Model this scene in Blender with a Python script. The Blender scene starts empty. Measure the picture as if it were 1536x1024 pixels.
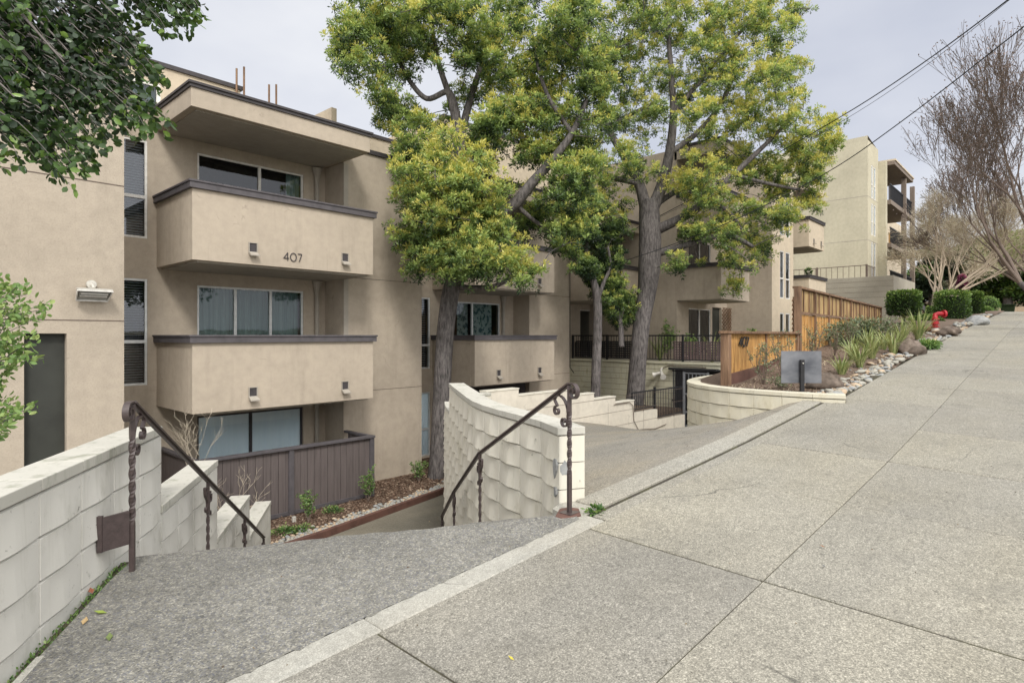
import bpy, math, random
import numpy as np
from mathutils import Vector, Matrix
random.seed(7); rng = np.random.default_rng(7)
S = bpy.context.scene
COL = S.collection
PI = math.pi
# ------------------------------------------------------------------ survey helpers
F = 900.0; CX = 768.0; HY = 503.0
CA, SA = 0.735, 0.678        # axes: X runs up the street, Y into the block, Z up (0 = eye height)
def ray(px, py):
    u = (px-CX)/F
    return (CA+SA*u, SA-CA*u, (HY-py)/F)
def atY(px, py, Y):
    d = ray(px, py); t = Y/d[1]; return Vector((d[0]*t, Y, d[2]*t))
def atX(px, py, X):
    d = ray(px, py); t = X/d[0]; return Vector((X, d[1]*t, d[2]*t))
def atT(px, py, t):
    d = ray(px, py); return Vector((d[0]*t, d[1]*t, d[2]*t))
def atZ(px, py, Z):
    d = ray(px, py); t = Z/d[2]; return Vector((d[0]*t, d[1]*t, Z))
EX = [-60, 6, 8.8, 10.8, 17.8, 22.6, 28.6, 38, 60]
EV = [0, 0, .055, .12, .30, .43, .50, .60, .60]
def zg(X, Y=2.3):
    Xc = min(X, 40.0)
    return -1.5+.0515*Xc+.03*max(-2.2, min(Y, 4.5))+float(np.interp(Xc, EX, EV))
def atG(px, py):
    d = ray(px, py); t = .5
    while t < 80 and d[2]*t > zg(d[0]*t, d[1]*t): t += .02
    return Vector((d[0]*t, d[1]*t, d[2]*t))
def atW(p):                        # world -> pixel, used when checking
    r = p[0]*SA-p[1]*CA; f = p[0]*CA+p[1]*SA
    return (CX+F*r/f, HY-F*p[2]/f)
def rnd(a, b): return random.uniform(a, b)

# ------------------------------------------------------------------ mesh builder
class MB:
    def __init__(s): s.v = []; s.f = []
    def add(s, vs, fs):
        o = len(s.v); s.v += [tuple(p) for p in vs]; s.f += [tuple(i+o for i in f) for f in fs]; return s
    def box(s, x0, x1, y0, y1, z0, z1):
        return s.add([(x0,y0,z0),(x1,y0,z0),(x1,y1,z0),(x0,y1,z0),(x0,y0,z1),(x1,y0,z1),(x1,y1,z1),(x0,y1,z1)],
                     [(0,3,2,1),(4,5,6,7),(0,1,5,4),(1,2,6,5),(2,3,7,6),(3,0,4,7)])
    def obox(s, c, ax, hx, hy, z0, z1):   # box with heading vector ax in plan
        ax = Vector((ax[0], ax[1])).normalized(); n = Vector((-ax[1], ax[0])); c = Vector((c[0], c[1]))
        q = [c-ax*hx-n*hy, c+ax*hx-n*hy, c+ax*hx+n*hy, c-ax*hx+n*hy]
        return s.prism(q, z0, z1)
    def prism(s, poly, z0, z1):
        n = len(poly)
        f0 = z0 if callable(z0) else (lambda x, y: z0); f1 = z1 if callable(z1) else (lambda x, y: z1)
        vs = [(p[0], p[1], f0(p[0], p[1])) for p in poly]+[(p[0], p[1], f1(p[0], p[1])) for p in poly]
        fs = [tuple(range(n-1, -1, -1)), tuple(range(n, 2*n))]+[(i, (i+1) % n, n+(i+1) % n, n+i) for i in range(n)]
        return s.add(vs, fs)
    def quad(s, a, b, c, d): return s.add([a, b, c, d], [(0, 1, 2, 3)])
    def beam(s, p, q, w, h, up=(0, 0, 1)):
        p = Vector(p); q = Vector(q); d = (q-p).normalized(); up = Vector(up)
        r = d.cross(up).normalized()*w/2; uu = r.cross(d).normalized()*h/2
        vs = [p-r-uu, p+r-uu, p+r+uu, p-r+uu, q-r-uu, q+r-uu, q+r+uu, q-r+uu]
        return s.add(vs, [(0,3,2,1),(4,5,6,7),(0,1,5,4),(1,2,6,5),(2,3,7,6),(3,0,4,7)][::-1])
    def tube(s, pts, rad, n=8, cap=True):
        pts = [Vector(p) for p in pts]; m = len(pts)
        if not isinstance(rad, (list, tuple)): rad = [rad]*m
        prev = None; rings = []; vs = []
        for i, p in enumerate(pts):
            d = (pts[min(i+1, m-1)]-pts[max(i-1, 0)]); d = d.normalized() if d.length > 1e-9 else Vector((0, 0, 1))
            if prev is None:
                a = Vector((1, 0, 0)) if abs(d.x) < .8 else Vector((0, 1, 0)); u = d.cross(a).normalized()
            else: u = (prev-d*prev.dot(d)); u = u.normalized() if u.length > 1e-6 else d.orthogonal().normalized()
            prev = u; w = d.cross(u)
            for k in range(n):
                a = 2*PI*k/n; vs.append(p+(u*math.cos(a)+w*math.sin(a))*rad[i])
        fs = []
        for i in range(m-1):
            for k in range(n): fs.append((i*n+k, i*n+(k+1) % n, (i+1)*n+(k+1) % n, (i+1)*n+k))
        if cap: fs += [tuple(range(n-1, -1, -1)), tuple(range((m-1)*n, m*n))]
        return s.add(vs, fs)
    def sweep(s, pts, nor, w, th):       # flat bar: width w along nor, thickness th in the curve's plane
        pts = [Vector(p) for p in pts]; nor = Vector(nor).normalized(); m = len(pts); vs = []; fs = []
        for i, p in enumerate(pts):
            d = (pts[min(i+1, m-1)]-pts[max(i-1, 0)]).normalized(); t = d.cross(nor).normalized()
            vs += [p-nor*w/2-t*th/2, p+nor*w/2-t*th/2, p+nor*w/2+t*th/2, p-nor*w/2+t*th/2]
        for i in range(m-1):
            for k in range(4): fs.append((i*4+k, (i+1)*4+k, (i+1)*4+(k+1) % 4, i*4+(k+1) % 4))
        fs += [(0, 1, 2, 3), tuple((m-1)*4+k for k in (3, 2, 1, 0))]
        return s.add(vs, fs)
    def twist(s, x, y, z0, z1, size, turns, ax):
        n = 44; vs = []; fs = []; a0 = math.atan2(ax[1], ax[0])
        for i in range(n+1):
            f = i/n; ta = min(1, max(0, (f-.30)/.5)); a = a0+PI/4+ta*turns*2*PI
            for k in range(4): vs.append((x+size*.707*math.cos(a+k*PI/2), y+size*.707*math.sin(a+k*PI/2), z0+(z1-z0)*f))
        for i in range(n):
            for k in range(4): fs.append((i*4+k, i*4+(k+1) % 4, (i+1)*4+(k+1) % 4, (i+1)*4+k))
        fs += [(3, 2, 1, 0), tuple(n*4+k for k in range(4))]
        return s.add(vs, fs)
    def build(s, name, mat, parent=None, bevel=0, smooth=False):
        me = bpy.data.meshes.new(name)
        vs = s.v
        o = bpy.data.objects.new(name, me); COL.objects.link(o)
        if parent is not None:
            inv = parent.matrix_basis.inverted() if parent.parent is None else (parent.parent.matrix_basis @ parent.matrix_basis).inverted()
            if inv != Matrix.Identity(4): vs = [tuple(inv @ Vector(p)) for p in vs]
            o.parent = parent
        me.from_pydata(vs, [], s.f); me.update()
        if mat: me.materials.append(mat)
        if smooth:
            for p in me.polygons: p.use_smooth = True
        if bevel:
            m = o.modifiers.new('bevel', 'BEVEL'); m.width = bevel; m.segments = 2; m.limit_method = 'ANGLE'; m.angle_limit = .7
        return o
def empty(name, loc=(0, 0, 0)):
    o = bpy.data.objects.new(name, None); COL.objects.link(o); o.location = loc
    o.matrix_basis = Matrix.Translation(Vector(loc)); o.empty_display_size = .2; return o
def tag(o, label, cat, group=None):
    o['label'] = label; o['category'] = cat
    if group: o['group'] = group
    return o
def struct(o): o['kind'] = 'structure'; return o
def stuff(o, label, cat): o['kind'] = 'stuff'; o['label'] = label; o['category'] = cat; return o
def thing(name, label, cat, loc=(0, 0, 0), group=None): return tag(empty(name, loc), label, cat, group)

# ------------------------------------------------------------------ materials
def newmat(name):
    m = bpy.data.materials.new(name); m.use_nodes = True; nt = m.node_tree; nt.nodes.clear(); return m, nt
class N:
    def __init__(s, nt): s.nt = nt
    def n(s, t, **k):
        x = s.nt.nodes.new(t)
        for a, b in k.items(): setattr(x, a, b)
        return x
    def l(s, a, b): s.nt.links.new(a, b)
    def pos(s, scale=(1, 1, 1)):
        g = s.n('ShaderNodeNewGeometry'); m = s.n('ShaderNodeMapping'); m.inputs['Scale'].default_value = scale
        s.l(g.outputs['Position'], m.inputs['Vector']); return m.outputs[0]
    def noise(s, vec, sc, det=4, rough=.6):
        x = s.n('ShaderNodeTexNoise'); x.inputs['Scale'].default_value = sc; x.inputs['Detail'].default_value = det
        x.inputs['Roughness'].default_value = rough; s.l(vec, x.inputs['Vector']); return x.outputs['Fac']
    def ramp(s, fac, stops):
        r = s.n('ShaderNodeValToRGB'); e = r.color_ramp.elements
        while len(e) > 1: e.remove(e[-1])
        for i, (p, c) in enumerate(stops):
            if isinstance(c, (int, float)): c = (c, c, c)
            q = e[0] if i == 0 else e.new(p)
            q.position = p; q.color = (*c, 1)
        s.l(fac, r.inputs[0]); return r.outputs[0]
    def mix(s, a, b, fac, mode='MIX'):
        x = s.n('ShaderNodeMix', data_type='RGBA', blend_type=mode)
        if isinstance(fac, (int, float)): x.inputs[0].default_value = fac
        else: s.l(fac, x.inputs[0])
        for i, v in ((6, a), (7, b)):
            if isinstance(v, tuple): x.inputs[i].default_value = (*v, 1)
            else: s.l(v, x.inputs[i])
        return x.outputs[2]
    def out(s, color, rough=.85, bump=None, bstr=.3, bdist=.01, metal=0, spec=.35, extra=None):
        b = s.n('ShaderNodeBsdfPrincipled')
        if isinstance(color, tuple): b.inputs['Base Color'].default_value = (*color, 1)
        else: s.l(color, b.inputs['Base Color'])
        if isinstance(rough, (int, float)): b.inputs['Roughness'].default_value = rough
        else: s.l(rough, b.inputs['Roughness'])
        b.inputs['Metallic'].default_value = metal; b.inputs['Specular IOR Level'].default_value = spec
        if bump is not None:
            bp = s.n('ShaderNodeBump'); bp.inputs['Strength'].default_value = bstr; bp.inputs['Distance'].default_value = bdist
            s.l(bump, bp.inputs['Height']); s.l(bp.outputs[0], b.inputs['Normal'])
        o = s.n('ShaderNodeOutputMaterial'); s.l(b.outputs[0], o.inputs[0]); return b
def sc3(c, k): return tuple(min(1, x*k) for x in c)
def mat_stucco(name, col, fine=90, dirt=.25, bstr=.35):
    m, nt = newmat(name); n = N(nt)
    big = n.noise(n.pos(), .55, 5, .6); st = n.noise(n.pos((2.2, 2.2, .25)), 1.6, 4, .6); fi = n.noise(n.pos(), fine, 3, .7)
    mid = n.noise(n.pos(), 6, 4, .6)
    c = n.ramp(big, [(.3, sc3(col, .88)), (.5, col), (.7, sc3(col, 1.08))])
    c = n.mix(c, sc3(col, .62), n.ramp(st, [(.55, 0), (.8, dirt)]))
    c = n.mix(c, n.ramp(mid, [(.3, .86), (.6, 1.0)]), .8, 'MULTIPLY')
    c = n.mix(c, n.ramp(fi, [(.3, .84), (.55, 1.0)]), .8, 'MULTIPLY')
    ve = n.n('ShaderNodeTexVoronoi', feature='DISTANCE_TO_EDGE'); ve.inputs['Scale'].default_value = .42
    wob = n.n('ShaderNodeTexNoise'); wob.inputs['Scale'].default_value = 3; wob.inputs['Detail'].default_value = 5; pz = n.pos(); n.l(pz, wob.inputs['Vector'])
    av = n.n('ShaderNodeVectorMath', operation='MULTIPLY_ADD'); n.l(wob.outputs['Color'], av.inputs[0]); av.inputs[1].default_value = (.3, .3, .3); n.l(pz, av.inputs[2]); n.l(av.outputs[0], ve.inputs['Vector'])
    cr_ = n.ramp(ve.outputs['Distance'], [(0, 1), (.0022, .6), (.004, 0)]); c = n.mix(c, sc3(col, .5), n.mix((0, 0, 0), cr_, n.ramp(mid, [(.5, 0), (.62, .55)])))
    dr = n.noise(n.pos((7, 7, .3)), 1.3, 5, .7); c = n.mix(c, sc3(col, .66), n.ramp(dr, [(.60, 0), (.80, dirt*1.1)]))
    n.out(c, .93, fi, bstr, .006, spec=.2); return m
def mat_plain(name, col, rough=.6, metal=0, var=.15, scale=12, bstr=.15, spec=.4, stretch=(1, 1, 1)):
    m, nt = newmat(name); n = N(nt); a = n.noise(n.pos(stretch), scale, 5, .65)
    c = n.ramp(a, [(.25, sc3(col, 1-var*1.6)), (.5, col), (.75, sc3(col, 1+var))])
    n.out(c, rough, a, bstr, .004, metal, spec); return m
def mat_paintblock(name, col, dirt=(.25, .24, .17), amount=.55, yellow=0):
    m, nt = newmat(name); n = N(nt)
    big = n.noise(n.pos(), 1.1, 5, .6); mid = n.noise(n.pos((1, 1, .5)), 5, 6, .7); fi = n.noise(n.pos(), 120, 3, .7); sp = n.noise(n.pos(), 14, 8, .75)
    c = n.ramp(big, [(.3, sc3(col, .9)), (.6, col)])
    if yellow: c = n.mix(c, (.60, .52, .30), n.ramp(mid, [(.45, 0), (.7, yellow)]))
    c = n.mix(c, dirt, n.ramp(mid, [(.56, 0), (.78, amount)]))
    c = n.mix(c, sc3(dirt, .4), n.ramp(sp, [(.62, 0), (.70, .85)]))
    ver = n.noise(n.pos((5, 5, .35)), 2.4, 5, .65); c = n.mix(c, sc3(dirt, 1.1), n.ramp(ver, [(.56, 0), (.75, amount*.7)]))
    n.out(c, .8, n.mix(fi, mid, .4), .35, .004, spec=.3); return m
def mat_aggregate():
    m, nt = newmat('exposed aggregate'); n = N(nt)
    v = n.n('ShaderNodeTexVoronoi'); v.inputs['Scale'].default_value = 125; n.l(n.pos(), v.inputs['Vector'])
    v2 = n.n('ShaderNodeTexVoronoi'); v2.inputs['Scale'].default_value = 40; n.l(n.pos(), v2.inputs['Vector'])
    sep = n.n('ShaderNodeSeparateColor'); n.l(v.outputs['Color'], sep.inputs[0])
    c = n.ramp(sep.outputs[0], [(0, (.13, .128, .122)), (.25, (.215, .208, .187)), (.45, (.27, .26, .225)), (.65, (.17, .175, .20)), (.8, (.31, .295, .25)), (1, (.46, .44, .38))])
    cement = (.25, .24, .205)
    c = n.mix(c, cement, n.ramp(v.outputs['Distance'], [(.45, 0), (.75, .7)]))
    sep2 = n.n('ShaderNodeSeparateColor'); n.l(v2.outputs['Color'], sep2.inputs[0])
    c = n.mix(c, n.ramp(sep2.outputs[1], [(0, .6), (1, 1.25)]), .5, 'MULTIPLY')
    big = n.noise(n.pos(), 1.0, 5, .65)
    c = n.mix(c, n.ramp(big, [(.3, .62), (.7, 1.05)]), .9, 'MULTIPLY')
    n.out(c, .8, n.ramp(v.outputs['Distance'], [(0, 1), (.6, 0)]), .7, .006, spec=.35); return m
def mat_concrete(name, col, speck=.8, stain=.8, warm=(.30, .26, .19), fine=150):
    m, nt = newmat(name); n = N(nt)
    fi = n.noise(n.pos(), fine, 3, .8); mid = n.noise(n.pos(), 22, 6, .75); big = n.noise(n.pos(), .9, 6, .65); b2 = n.noise(n.pos((1, 2.5, 1)), .35, 4, .6)
    c = n.ramp(big, [(.25, sc3(col, .80)), (.5, col), (.75, sc3(col, 1.14))])
    c = n.mix(c, warm, n.ramp(b2, [(.42, 0), (.7, .45*stain)]))
    c = n.mix(c, n.ramp(mid, [(.3, .80), (.65, 1.10)]), .75, 'MULTIPLY')
    c = n.mix(c, n.ramp(fi, [(.30, .22), (.43, .85), (.54, 1.05), (.64, 1.9)]), speck, 'MULTIPLY')
    c = n.mix(c, n.ramp(n.noise(n.pos(), 45, 4, .8), [(.35, .72), (.5, 1.0), (.66, 1.25)]), speck, 'MULTIPLY')
    at = n.n('ShaderNodeAttribute', attribute_name='slab'); c = n.mix(c, n.ramp(at.outputs['Fac'], [(0, (1, 1, 1)), (.04, (.90, .90, .91)), (.5, (1.0, 1.0, .99)), (1, (1.07, 1.06, 1.02))]), 1.0, 'MULTIPLY')
    sta = n.noise(n.pos(), 2.6, 7, .7); c = n.mix(c, sc3(col, .62), n.ramp(sta, [(.55, 0), (.72, .45*stain)])); c = n.mix(c, sc3(col, 1.5), n.ramp(n.noise(n.pos((.6, 2, 1)), 1.9, 8, .75), [(.64, 0), (.72, .4*stain)]))
    v = n.n('ShaderNodeTexVoronoi'); v.inputs['Scale'].default_value = 1.7; n.l(n.pos(), v.inputs['Vector'])
    c = n.mix(c, sc3(col, .45), n.ramp(v.outputs['Distance'], [(.012, .7), (.03, 0)]))
    ve = n.n('ShaderNodeTexVoronoi', feature='DISTANCE_TO_EDGE'); ve.inputs['Scale'].default_value = .33
    wob = n.n('ShaderNodeTexNoise'); wob.inputs['Scale'].default_value = 2.5; wob.inputs['Detail'].default_value = 6; pz = n.pos(); n.l(pz, wob.inputs['Vector'])
    av = n.n('ShaderNodeVectorMath', operation='MULTIPLY_ADD'); n.l(wob.outputs['Color'], av.inputs[0]); av.inputs[1].default_value = (.5, .5, .5); n.l(pz, av.inputs[2]); n.l(av.outputs[0], ve.inputs['Vector'])
    cr_ = n.ramp(ve.outputs['Distance'], [(0, 1), (.0012, .7), (.0022, 0)]); c = n.mix(c, sc3(col, .35), n.mix((0, 0, 0), cr_, n.ramp(n.noise(n.pos(), .8, 2, .5), [(.5, 0), (.6, .9)])))
    n.out(c, .88, n.mix(fi, mid, .5), .4, .004, spec=.3); return m
def mat_leaf(name, stops, trans=.3, rough=.45):
    m, nt = newmat(name); n = N(nt)
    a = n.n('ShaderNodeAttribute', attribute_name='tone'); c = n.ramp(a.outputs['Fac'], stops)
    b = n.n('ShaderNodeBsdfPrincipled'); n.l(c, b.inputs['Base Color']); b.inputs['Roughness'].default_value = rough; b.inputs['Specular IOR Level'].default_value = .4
    t = n.n('ShaderNodeBsdfTranslucent'); n.l(n.mix(c, (1, 1, .6), 1.0, 'MULTIPLY'), t.inputs[0])
    x = n.n('ShaderNodeMixShader'); x.inputs[0].default_value = trans; n.l(b.outputs[0], x.inputs[1]); n.l(t.outputs[0], x.inputs[2])
    o = n.n('ShaderNodeOutputMaterial'); n.l(x.outputs[0], o.inputs[0]); return m
def mat_bark(name, c0, c1, sc=9):
    m, nt = newmat(name); n = N(nt)
    a = n.noise(n.pos((1, 1, .22)), sc*2.2, 7, .75); b = n.noise(n.pos(), 2.2, 5, .6)
    c = n.ramp(a, [(.32, c0), (.6, c1)]); c = n.mix(c, n.ramp(b, [(.3, .7), (.7, 1.15)]), .9, 'MULTIPLY')
    n.out(c, .95, a, .9, .03, spec=.15); return m
def mat_wood(name, c0, c1, c2):
    m, nt = newmat(name); n = N(nt)
    g = n.noise(n.pos((9, 9, .7)), 2.2, 5, .65); b = n.noise(n.pos((1, 1, .6)), 1.6, 4, .6); f = n.noise(n.pos((60, 60, 3)), 2, 4, .6)
    c = n.ramp(g, [(.3, c0), (.5, c1), (.7, c2)]); c = n.mix(c, sc3(c0, .4), n.ramp(b, [(.5, 0), (.75, .65)]))
    c = n.mix(c, n.ramp(f, [(.3, .7), (.6, 1.05)]), .8, 'MULTIPLY')
    n.out(c, .75, f, .3, .004); return m
def mat_glass(name, tint=.55, refl=.14):
    m, nt = newmat(name); n = N(nt)
    t = n.n('ShaderNodeBsdfTransparent'); t.inputs[0].default_value = (tint*.93, tint, tint, 1)
    g = n.n('ShaderNodeBsdfGlossy'); g.inputs['Roughness'].default_value = .015; g.inputs[0].default_value = (.9, .93, 1, 1)
    f = n.n('ShaderNodeFresnel'); f.inputs['IOR'].default_value = 1.5
    ad = n.n('ShaderNodeMath', operation='ADD'); ad.use_clamp = True; ad.inputs[1].default_value = refl; n.l(f.outputs[0], ad.inputs[0])
    wv = n.noise(n.pos(), .9, 2, .5); bp = n.n('ShaderNodeBump'); bp.inputs['Strength'].default_value = .05; bp.inputs['Distance'].default_value = .05
    n.l(wv, bp.inputs['Height']); n.l(bp.outputs[0], g.inputs['Normal'])
    x = n.n('ShaderNodeMixShader'); n.l(ad.outputs[0], x.inputs[0]); n.l(t.outputs[0], x.inputs[1]); n.l(g.outputs[0], x.inputs[2])
    o = n.n('ShaderNodeOutputMaterial'); n.l(x.outputs[0], o.inputs[0]); return m
def mat_mulch():
    m, nt = newmat('bark mulch'); n = N(nt)
    v = n.n('ShaderNodeTexVoronoi'); v.inputs['Scale'].default_value = 38; n.l(n.pos((1, 1.6, 1)), v.inputs['Vector'])
    sep = n.n('ShaderNodeSeparateColor'); n.l(v.outputs['Color'], sep.inputs[0])
    c = n.ramp(sep.outputs[0], [(0, (.035, .022, .015)), (.5, (.13, .08, .055)), (.8, (.22, .15, .11)), (1, (.34, .27, .2))])
    n.out(c, .95, v.outputs['Distance'], 1.0, .02, spec=.1); return m
def mat_grad(name, stops, sc, stretch=(1, 1, 1), rough=.9):
    m, nt = newmat(name); n = N(nt); a = n.noise(n.pos(stretch), sc, 5, .6); n.out(n.ramp(a, stops), rough, a, .2, .01, spec=.2); return m

M = {}
M['stucco'] = mat_stucco('taupe stucco', (.44, .375, .298), dirt=.5)
M['stucco2'] = mat_stucco('tower stucco', (.44, .378, .302), fine=42, bstr=.8)
M['stucco3'] = mat_stucco('cream stucco', (.56, .475, .36))
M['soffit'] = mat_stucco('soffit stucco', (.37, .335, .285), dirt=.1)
M['olive'] = mat_stucco('olive stucco', (.50, .46, .345), dirt=.25)
M['cap'] = mat_plain('painted cap', (.084, .076, .081), .6, var=.2, scale=7)
M['capdark'] = mat_plain('dark coping', (.05, .044, .046), .6, var=.2)
M['brownfence'] = mat_plain('brown stained boards', (.108, .089, .085), .7, var=.22, scale=3, stretch=(6, 6, .4))
M['alu'] = mat_plain('aluminium frame', (.62, .63, .62), .4, .3, var=.1)
M['whiteframe'] = mat_plain('white frame', (.66, .64, .60), .5)
M['groove'] = mat_plain('groove', (.13, .10, .08), .9)
M['glass'] = mat_glass('window glass', .75, .015)
M['glass2'] = mat_glass('pale window glass', 1.0, .05)
M['room'] = mat_plain('dark room', (.05, .048, .045), .9)
M['curtain'] = mat_grad('curtain', [(.3, (.16, .25, .25)), (.7, (.36, .46, .44))], 14, (1, 1, .03))
M['curtain2'] = mat_grad('patterned curtain', [(.42, (.05, .10, .11)), (.52, (.30, .36, .34))], 9)
M['blind'] = mat_plain('blind slats', (.42, .44, .48), .6)
M['rollblind'] = mat_grad('pale blind', [(.3, (.80, .84, .88)), (.7, (.88, .90, .92))], 6, (1, 1, .1))
M['door'] = mat_plain('dark green door', (.035, .037, .031), .6, var=.25, scale=1.5)
M['paint'] = mat_paintblock('painted block', (.66, .64, .585), amount=.45)
M['paint2'] = mat_paintblock('weathered painted block', (.66, .63, .545), amount=.5, yellow=.12)
M['paint3'] = mat_paintblock('yellowed planter block', (.58, .545, .44), (.25, .22, .15), .55, yellow=.22)
M['captop'] = mat_paintblock('mossy block cap', (.50, .485, .43), (.17, .18, .12), .95)
M['yblock'] = mat_paintblock('yellow block', (.47, .45, .345), (.17, .16, .10), .7, yellow=.25)
M['mortar'] = mat_plain('mortar joint', (.17, .155, .125), .95)
M['whitewall'] = mat_stucco('white painted wall', (.66, .61, .52), dirt=.2)
M['iron'] = mat_plain('brown painted iron', (.062, .045, .043), .42, var=.25, scale=30, bstr=.1, spec=.5)
M['black'] = mat_plain('black iron', (.018, .018, .02), .45)
M['agg'] = mat_aggregate()
M['walk'] = mat_concrete('sidewalk concrete', (.256, .243, .209), speck=.95, stain=1.1, warm=(.27, .247, .19), fine=120)
M['strip'] = mat_concrete('smooth concrete strip', (.36, .352, .315), speck=.5)
M['apron'] = mat_concrete('rough apron concrete', (.30, .288, .25), speck=.9)
M['drive'] = mat_concrete('driveway concrete', (.222, .208, .18), speck=1.0, stain=1.6)
M['lowpath'] = mat_concrete('path concrete', (.135, .125, .10), speck=.7)
M['joint'] = mat_grad('joint filler', [(.4, (.055, .048, .04)), (.68, (.085, .082, .045))], 7)
M['board'] = mat_concrete('board formed concrete', (.36, .33, .27), speck=.3, stain=.5)
M['asphalt'] = mat_concrete('asphalt', (.055, .055, .055), speck=.5, stain=0)
M['redwood'] = mat_plain('red brown timber', (.115, .058, .045), .65, var=.25, scale=5)
M['cedar'] = mat_wood('cedar boards', (.17, .085, .028), (.52, .28, .09), (.72, .44, .17))
M['cedardark'] = mat_wood('old cedar boards', (.15, .095, .05), (.40, .27, .12), (.56, .40, .19))
M['post'] = mat_wood('fence post timber', (.09, .052, .032), (.21, .125, .075), (.30, .19, .115))
M['mulch'] = mat_mulch()
M['soil'] = mat_grad('dry soil', [(.3, (.09, .065, .05)), (.6, (.17, .125, .095)), (.75, (.26, .2, .15))], 30)
M['ground'] = mat_grad('ground', [(.3, (.10, .085, .05)), (.6, (.17, .15, .09))], 3)
M['bark'] = mat_bark('grey brown bark', (.03, .027, .027), (.175, .158, .150))
M['bark2'] = mat_bark('pale bark', (.14, .11, .085), (.42, .35, .27))
M['twig'] = mat_plain('brown twig', (.165, .125, .10), .8)
M['twigpale'] = mat_plain('pale twig', (.44, .36, .27), .8)
M['straw'] = mat_plain('dry stem', (.50, .43, .33), .8)
YG = [(0, (.016, .032, .016)), (.25, (.045, .085, .030)), (.5, (.14, .215, .065)), (.75, (.31, .41, .12)), (.92, (.47, .54, .16)), (1, (.62, .58, .16))]
M['leafA'] = mat_leaf('yellow green leaf', YG, .36)
M['leafB'] = mat_leaf('glossy dark leaf', [(0, (.010, .018, .010)), (.5, (.028, .055, .020)), (.8, (.075, .14, .035)), (1, (.17, .27, .05))], .2, .3)
M['leafC'] = mat_leaf('light green leaf', [(0, (.05, .11, .03)), (.6, (.17, .28, .08)), (1, (.36, .45, .16))], .3)
M['leafD'] = mat_leaf('hedge leaf', [(0, (.012, .025, .008)), (.5, (.055, .11, .022)), (.85, (.17, .27, .055)), (1, (.30, .38, .10))], .2)
M['leafS'] = mat_leaf('grey green leaf', [(0, (.05, .07, .035)), (.6, (.15, .19, .10)), (1, (.33, .34, .20))], .2)
M['leafE'] = mat_leaf('dark evergreen leaf', [(0, (.006, .012, .006)), (.6, (.025, .045, .02)), (1, (.09, .15, .03))], .15)
M['leafR'] = mat_leaf('red purple leaf', [(0, (.06, .02, .03)), (.6, (.22, .05, .12)), (1, (.45, .15, .2))], .2)
M['blade'] = mat_leaf('striped blade', [(0, (.07, .13, .04)), (.5, (.28, .33, .12)), (1, (.62, .60, .33))], .25)
M['straws'] = mat_leaf('fine pale twigs', [(0, (.26, .215, .165)), (.6, (.48, .42, .33)), (1, (.62, .57, .46))], .3, .8)
M['rust'] = mat_leaf('seed clusters', [(0, (.10, .075, .065)), (1, (.28, .20, .17))], .1)
M['rock'] = mat_grad('boulder', [(.3, (.06, .047, .038)), (.55, (.15, .118, .095)), (.75, (.25, .205, .17))], 5)
M['cob1'] = mat_grad('pale cobble', [(.3, (.24, .228, .195)), (.7, (.39, .375, .325))], 12)
M['cob2'] = mat_grad('grey cobble', [(.3, (.20, .21, .21)), (.7, (.36, .36, .35))], 12)
M['cob3'] = mat_grad('tan cobble', [(.3, (.33, .24, .16)), (.7, (.50, .40, .29))], 12)
M['steel'] = mat_grad('brushed sign metal', [(.35, (.07, .075, .088)), (.6, (.19, .195, .21))], 1.3, (1, 1, 1.6), .45)
M['red'] = mat_plain('red enamel', (.33, .012, .02), .35, var=.15)
M['rustpipe'] = mat_plain('weathered pipe', (.34, .19, .11), .6, var=.3)
M['lampmetal'] = mat_plain('lamp housing', (.52, .50, .45), .5, .2)
M['lampglass'] = mat_plain('lamp lens', (.30, .31, .30), .15, spec=.6)
M['trunkwhite'] = mat_plain('white plastic', (.7, .7, .68), .5)
M['moss'] = mat_grad('moss', [(.3, (.03, .05, .01)), (.6, (.12, .17, .03))], 30)

# ------------------------------------------------------------------ leaves
def leaf_mesh(name, P, D, L, W, tone, mat, parent=None, jitter=.0, kink=0):
    """one small rhombic leaf per row: base P, direction D"""
    n = len(P); P = np.asarray(P, float); D = np.asarray(D, float); D /= (np.linalg.norm(D, axis=1)[:, None]+1e-9)
    R = rng.normal(size=(n, 3)); Sd = np.cross(D, R); Sd /= (np.linalg.norm(Sd, axis=1)[:, None]+1e-9)
    L = np.broadcast_to(L, (n,))[:, None]*rng.uniform(.75, 1.25, (n, 1)); W = np.broadcast_to(W, (n,))[:, None]*rng.uniform(.8, 1.2, (n, 1))
    Nn = np.cross(D, Sd)
    mid = P+D*L*.55+Nn*L*kink
    V = np.stack([P, mid+Sd*W*.5, P+D*L, mid-Sd*W*.5], 1).reshape(-1, 3)
    me = bpy.data.meshes.new(name); me.vertices.add(4*n); me.vertices.foreach_set('co', V.ravel())
    me.loops.add(4*n); me.loops.foreach_set('vertex_index', np.arange(4*n, dtype=np.int32))
    me.polygons.add(n); me.polygons.foreach_set('loop_start', np.arange(0, 4*n, 4, dtype=np.int32)); me.polygons.foreach_set('loop_total', np.full(n, 4, dtype=np.int32))
    at = me.attributes.new('tone', 'FLOAT', 'POINT'); at.data.foreach_set('value', np.repeat(np.clip(tone, 0, 1), 4).astype(np.float32))
    me.update(calc_edges=True); me.validate(); me.materials.append(mat)
    o = bpy.data.objects.new(name, me); COL.objects.link(o)
    if parent is not None:
        o.parent = parent; o.matrix_basis = parent.matrix_basis.inverted()
    return o
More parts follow.
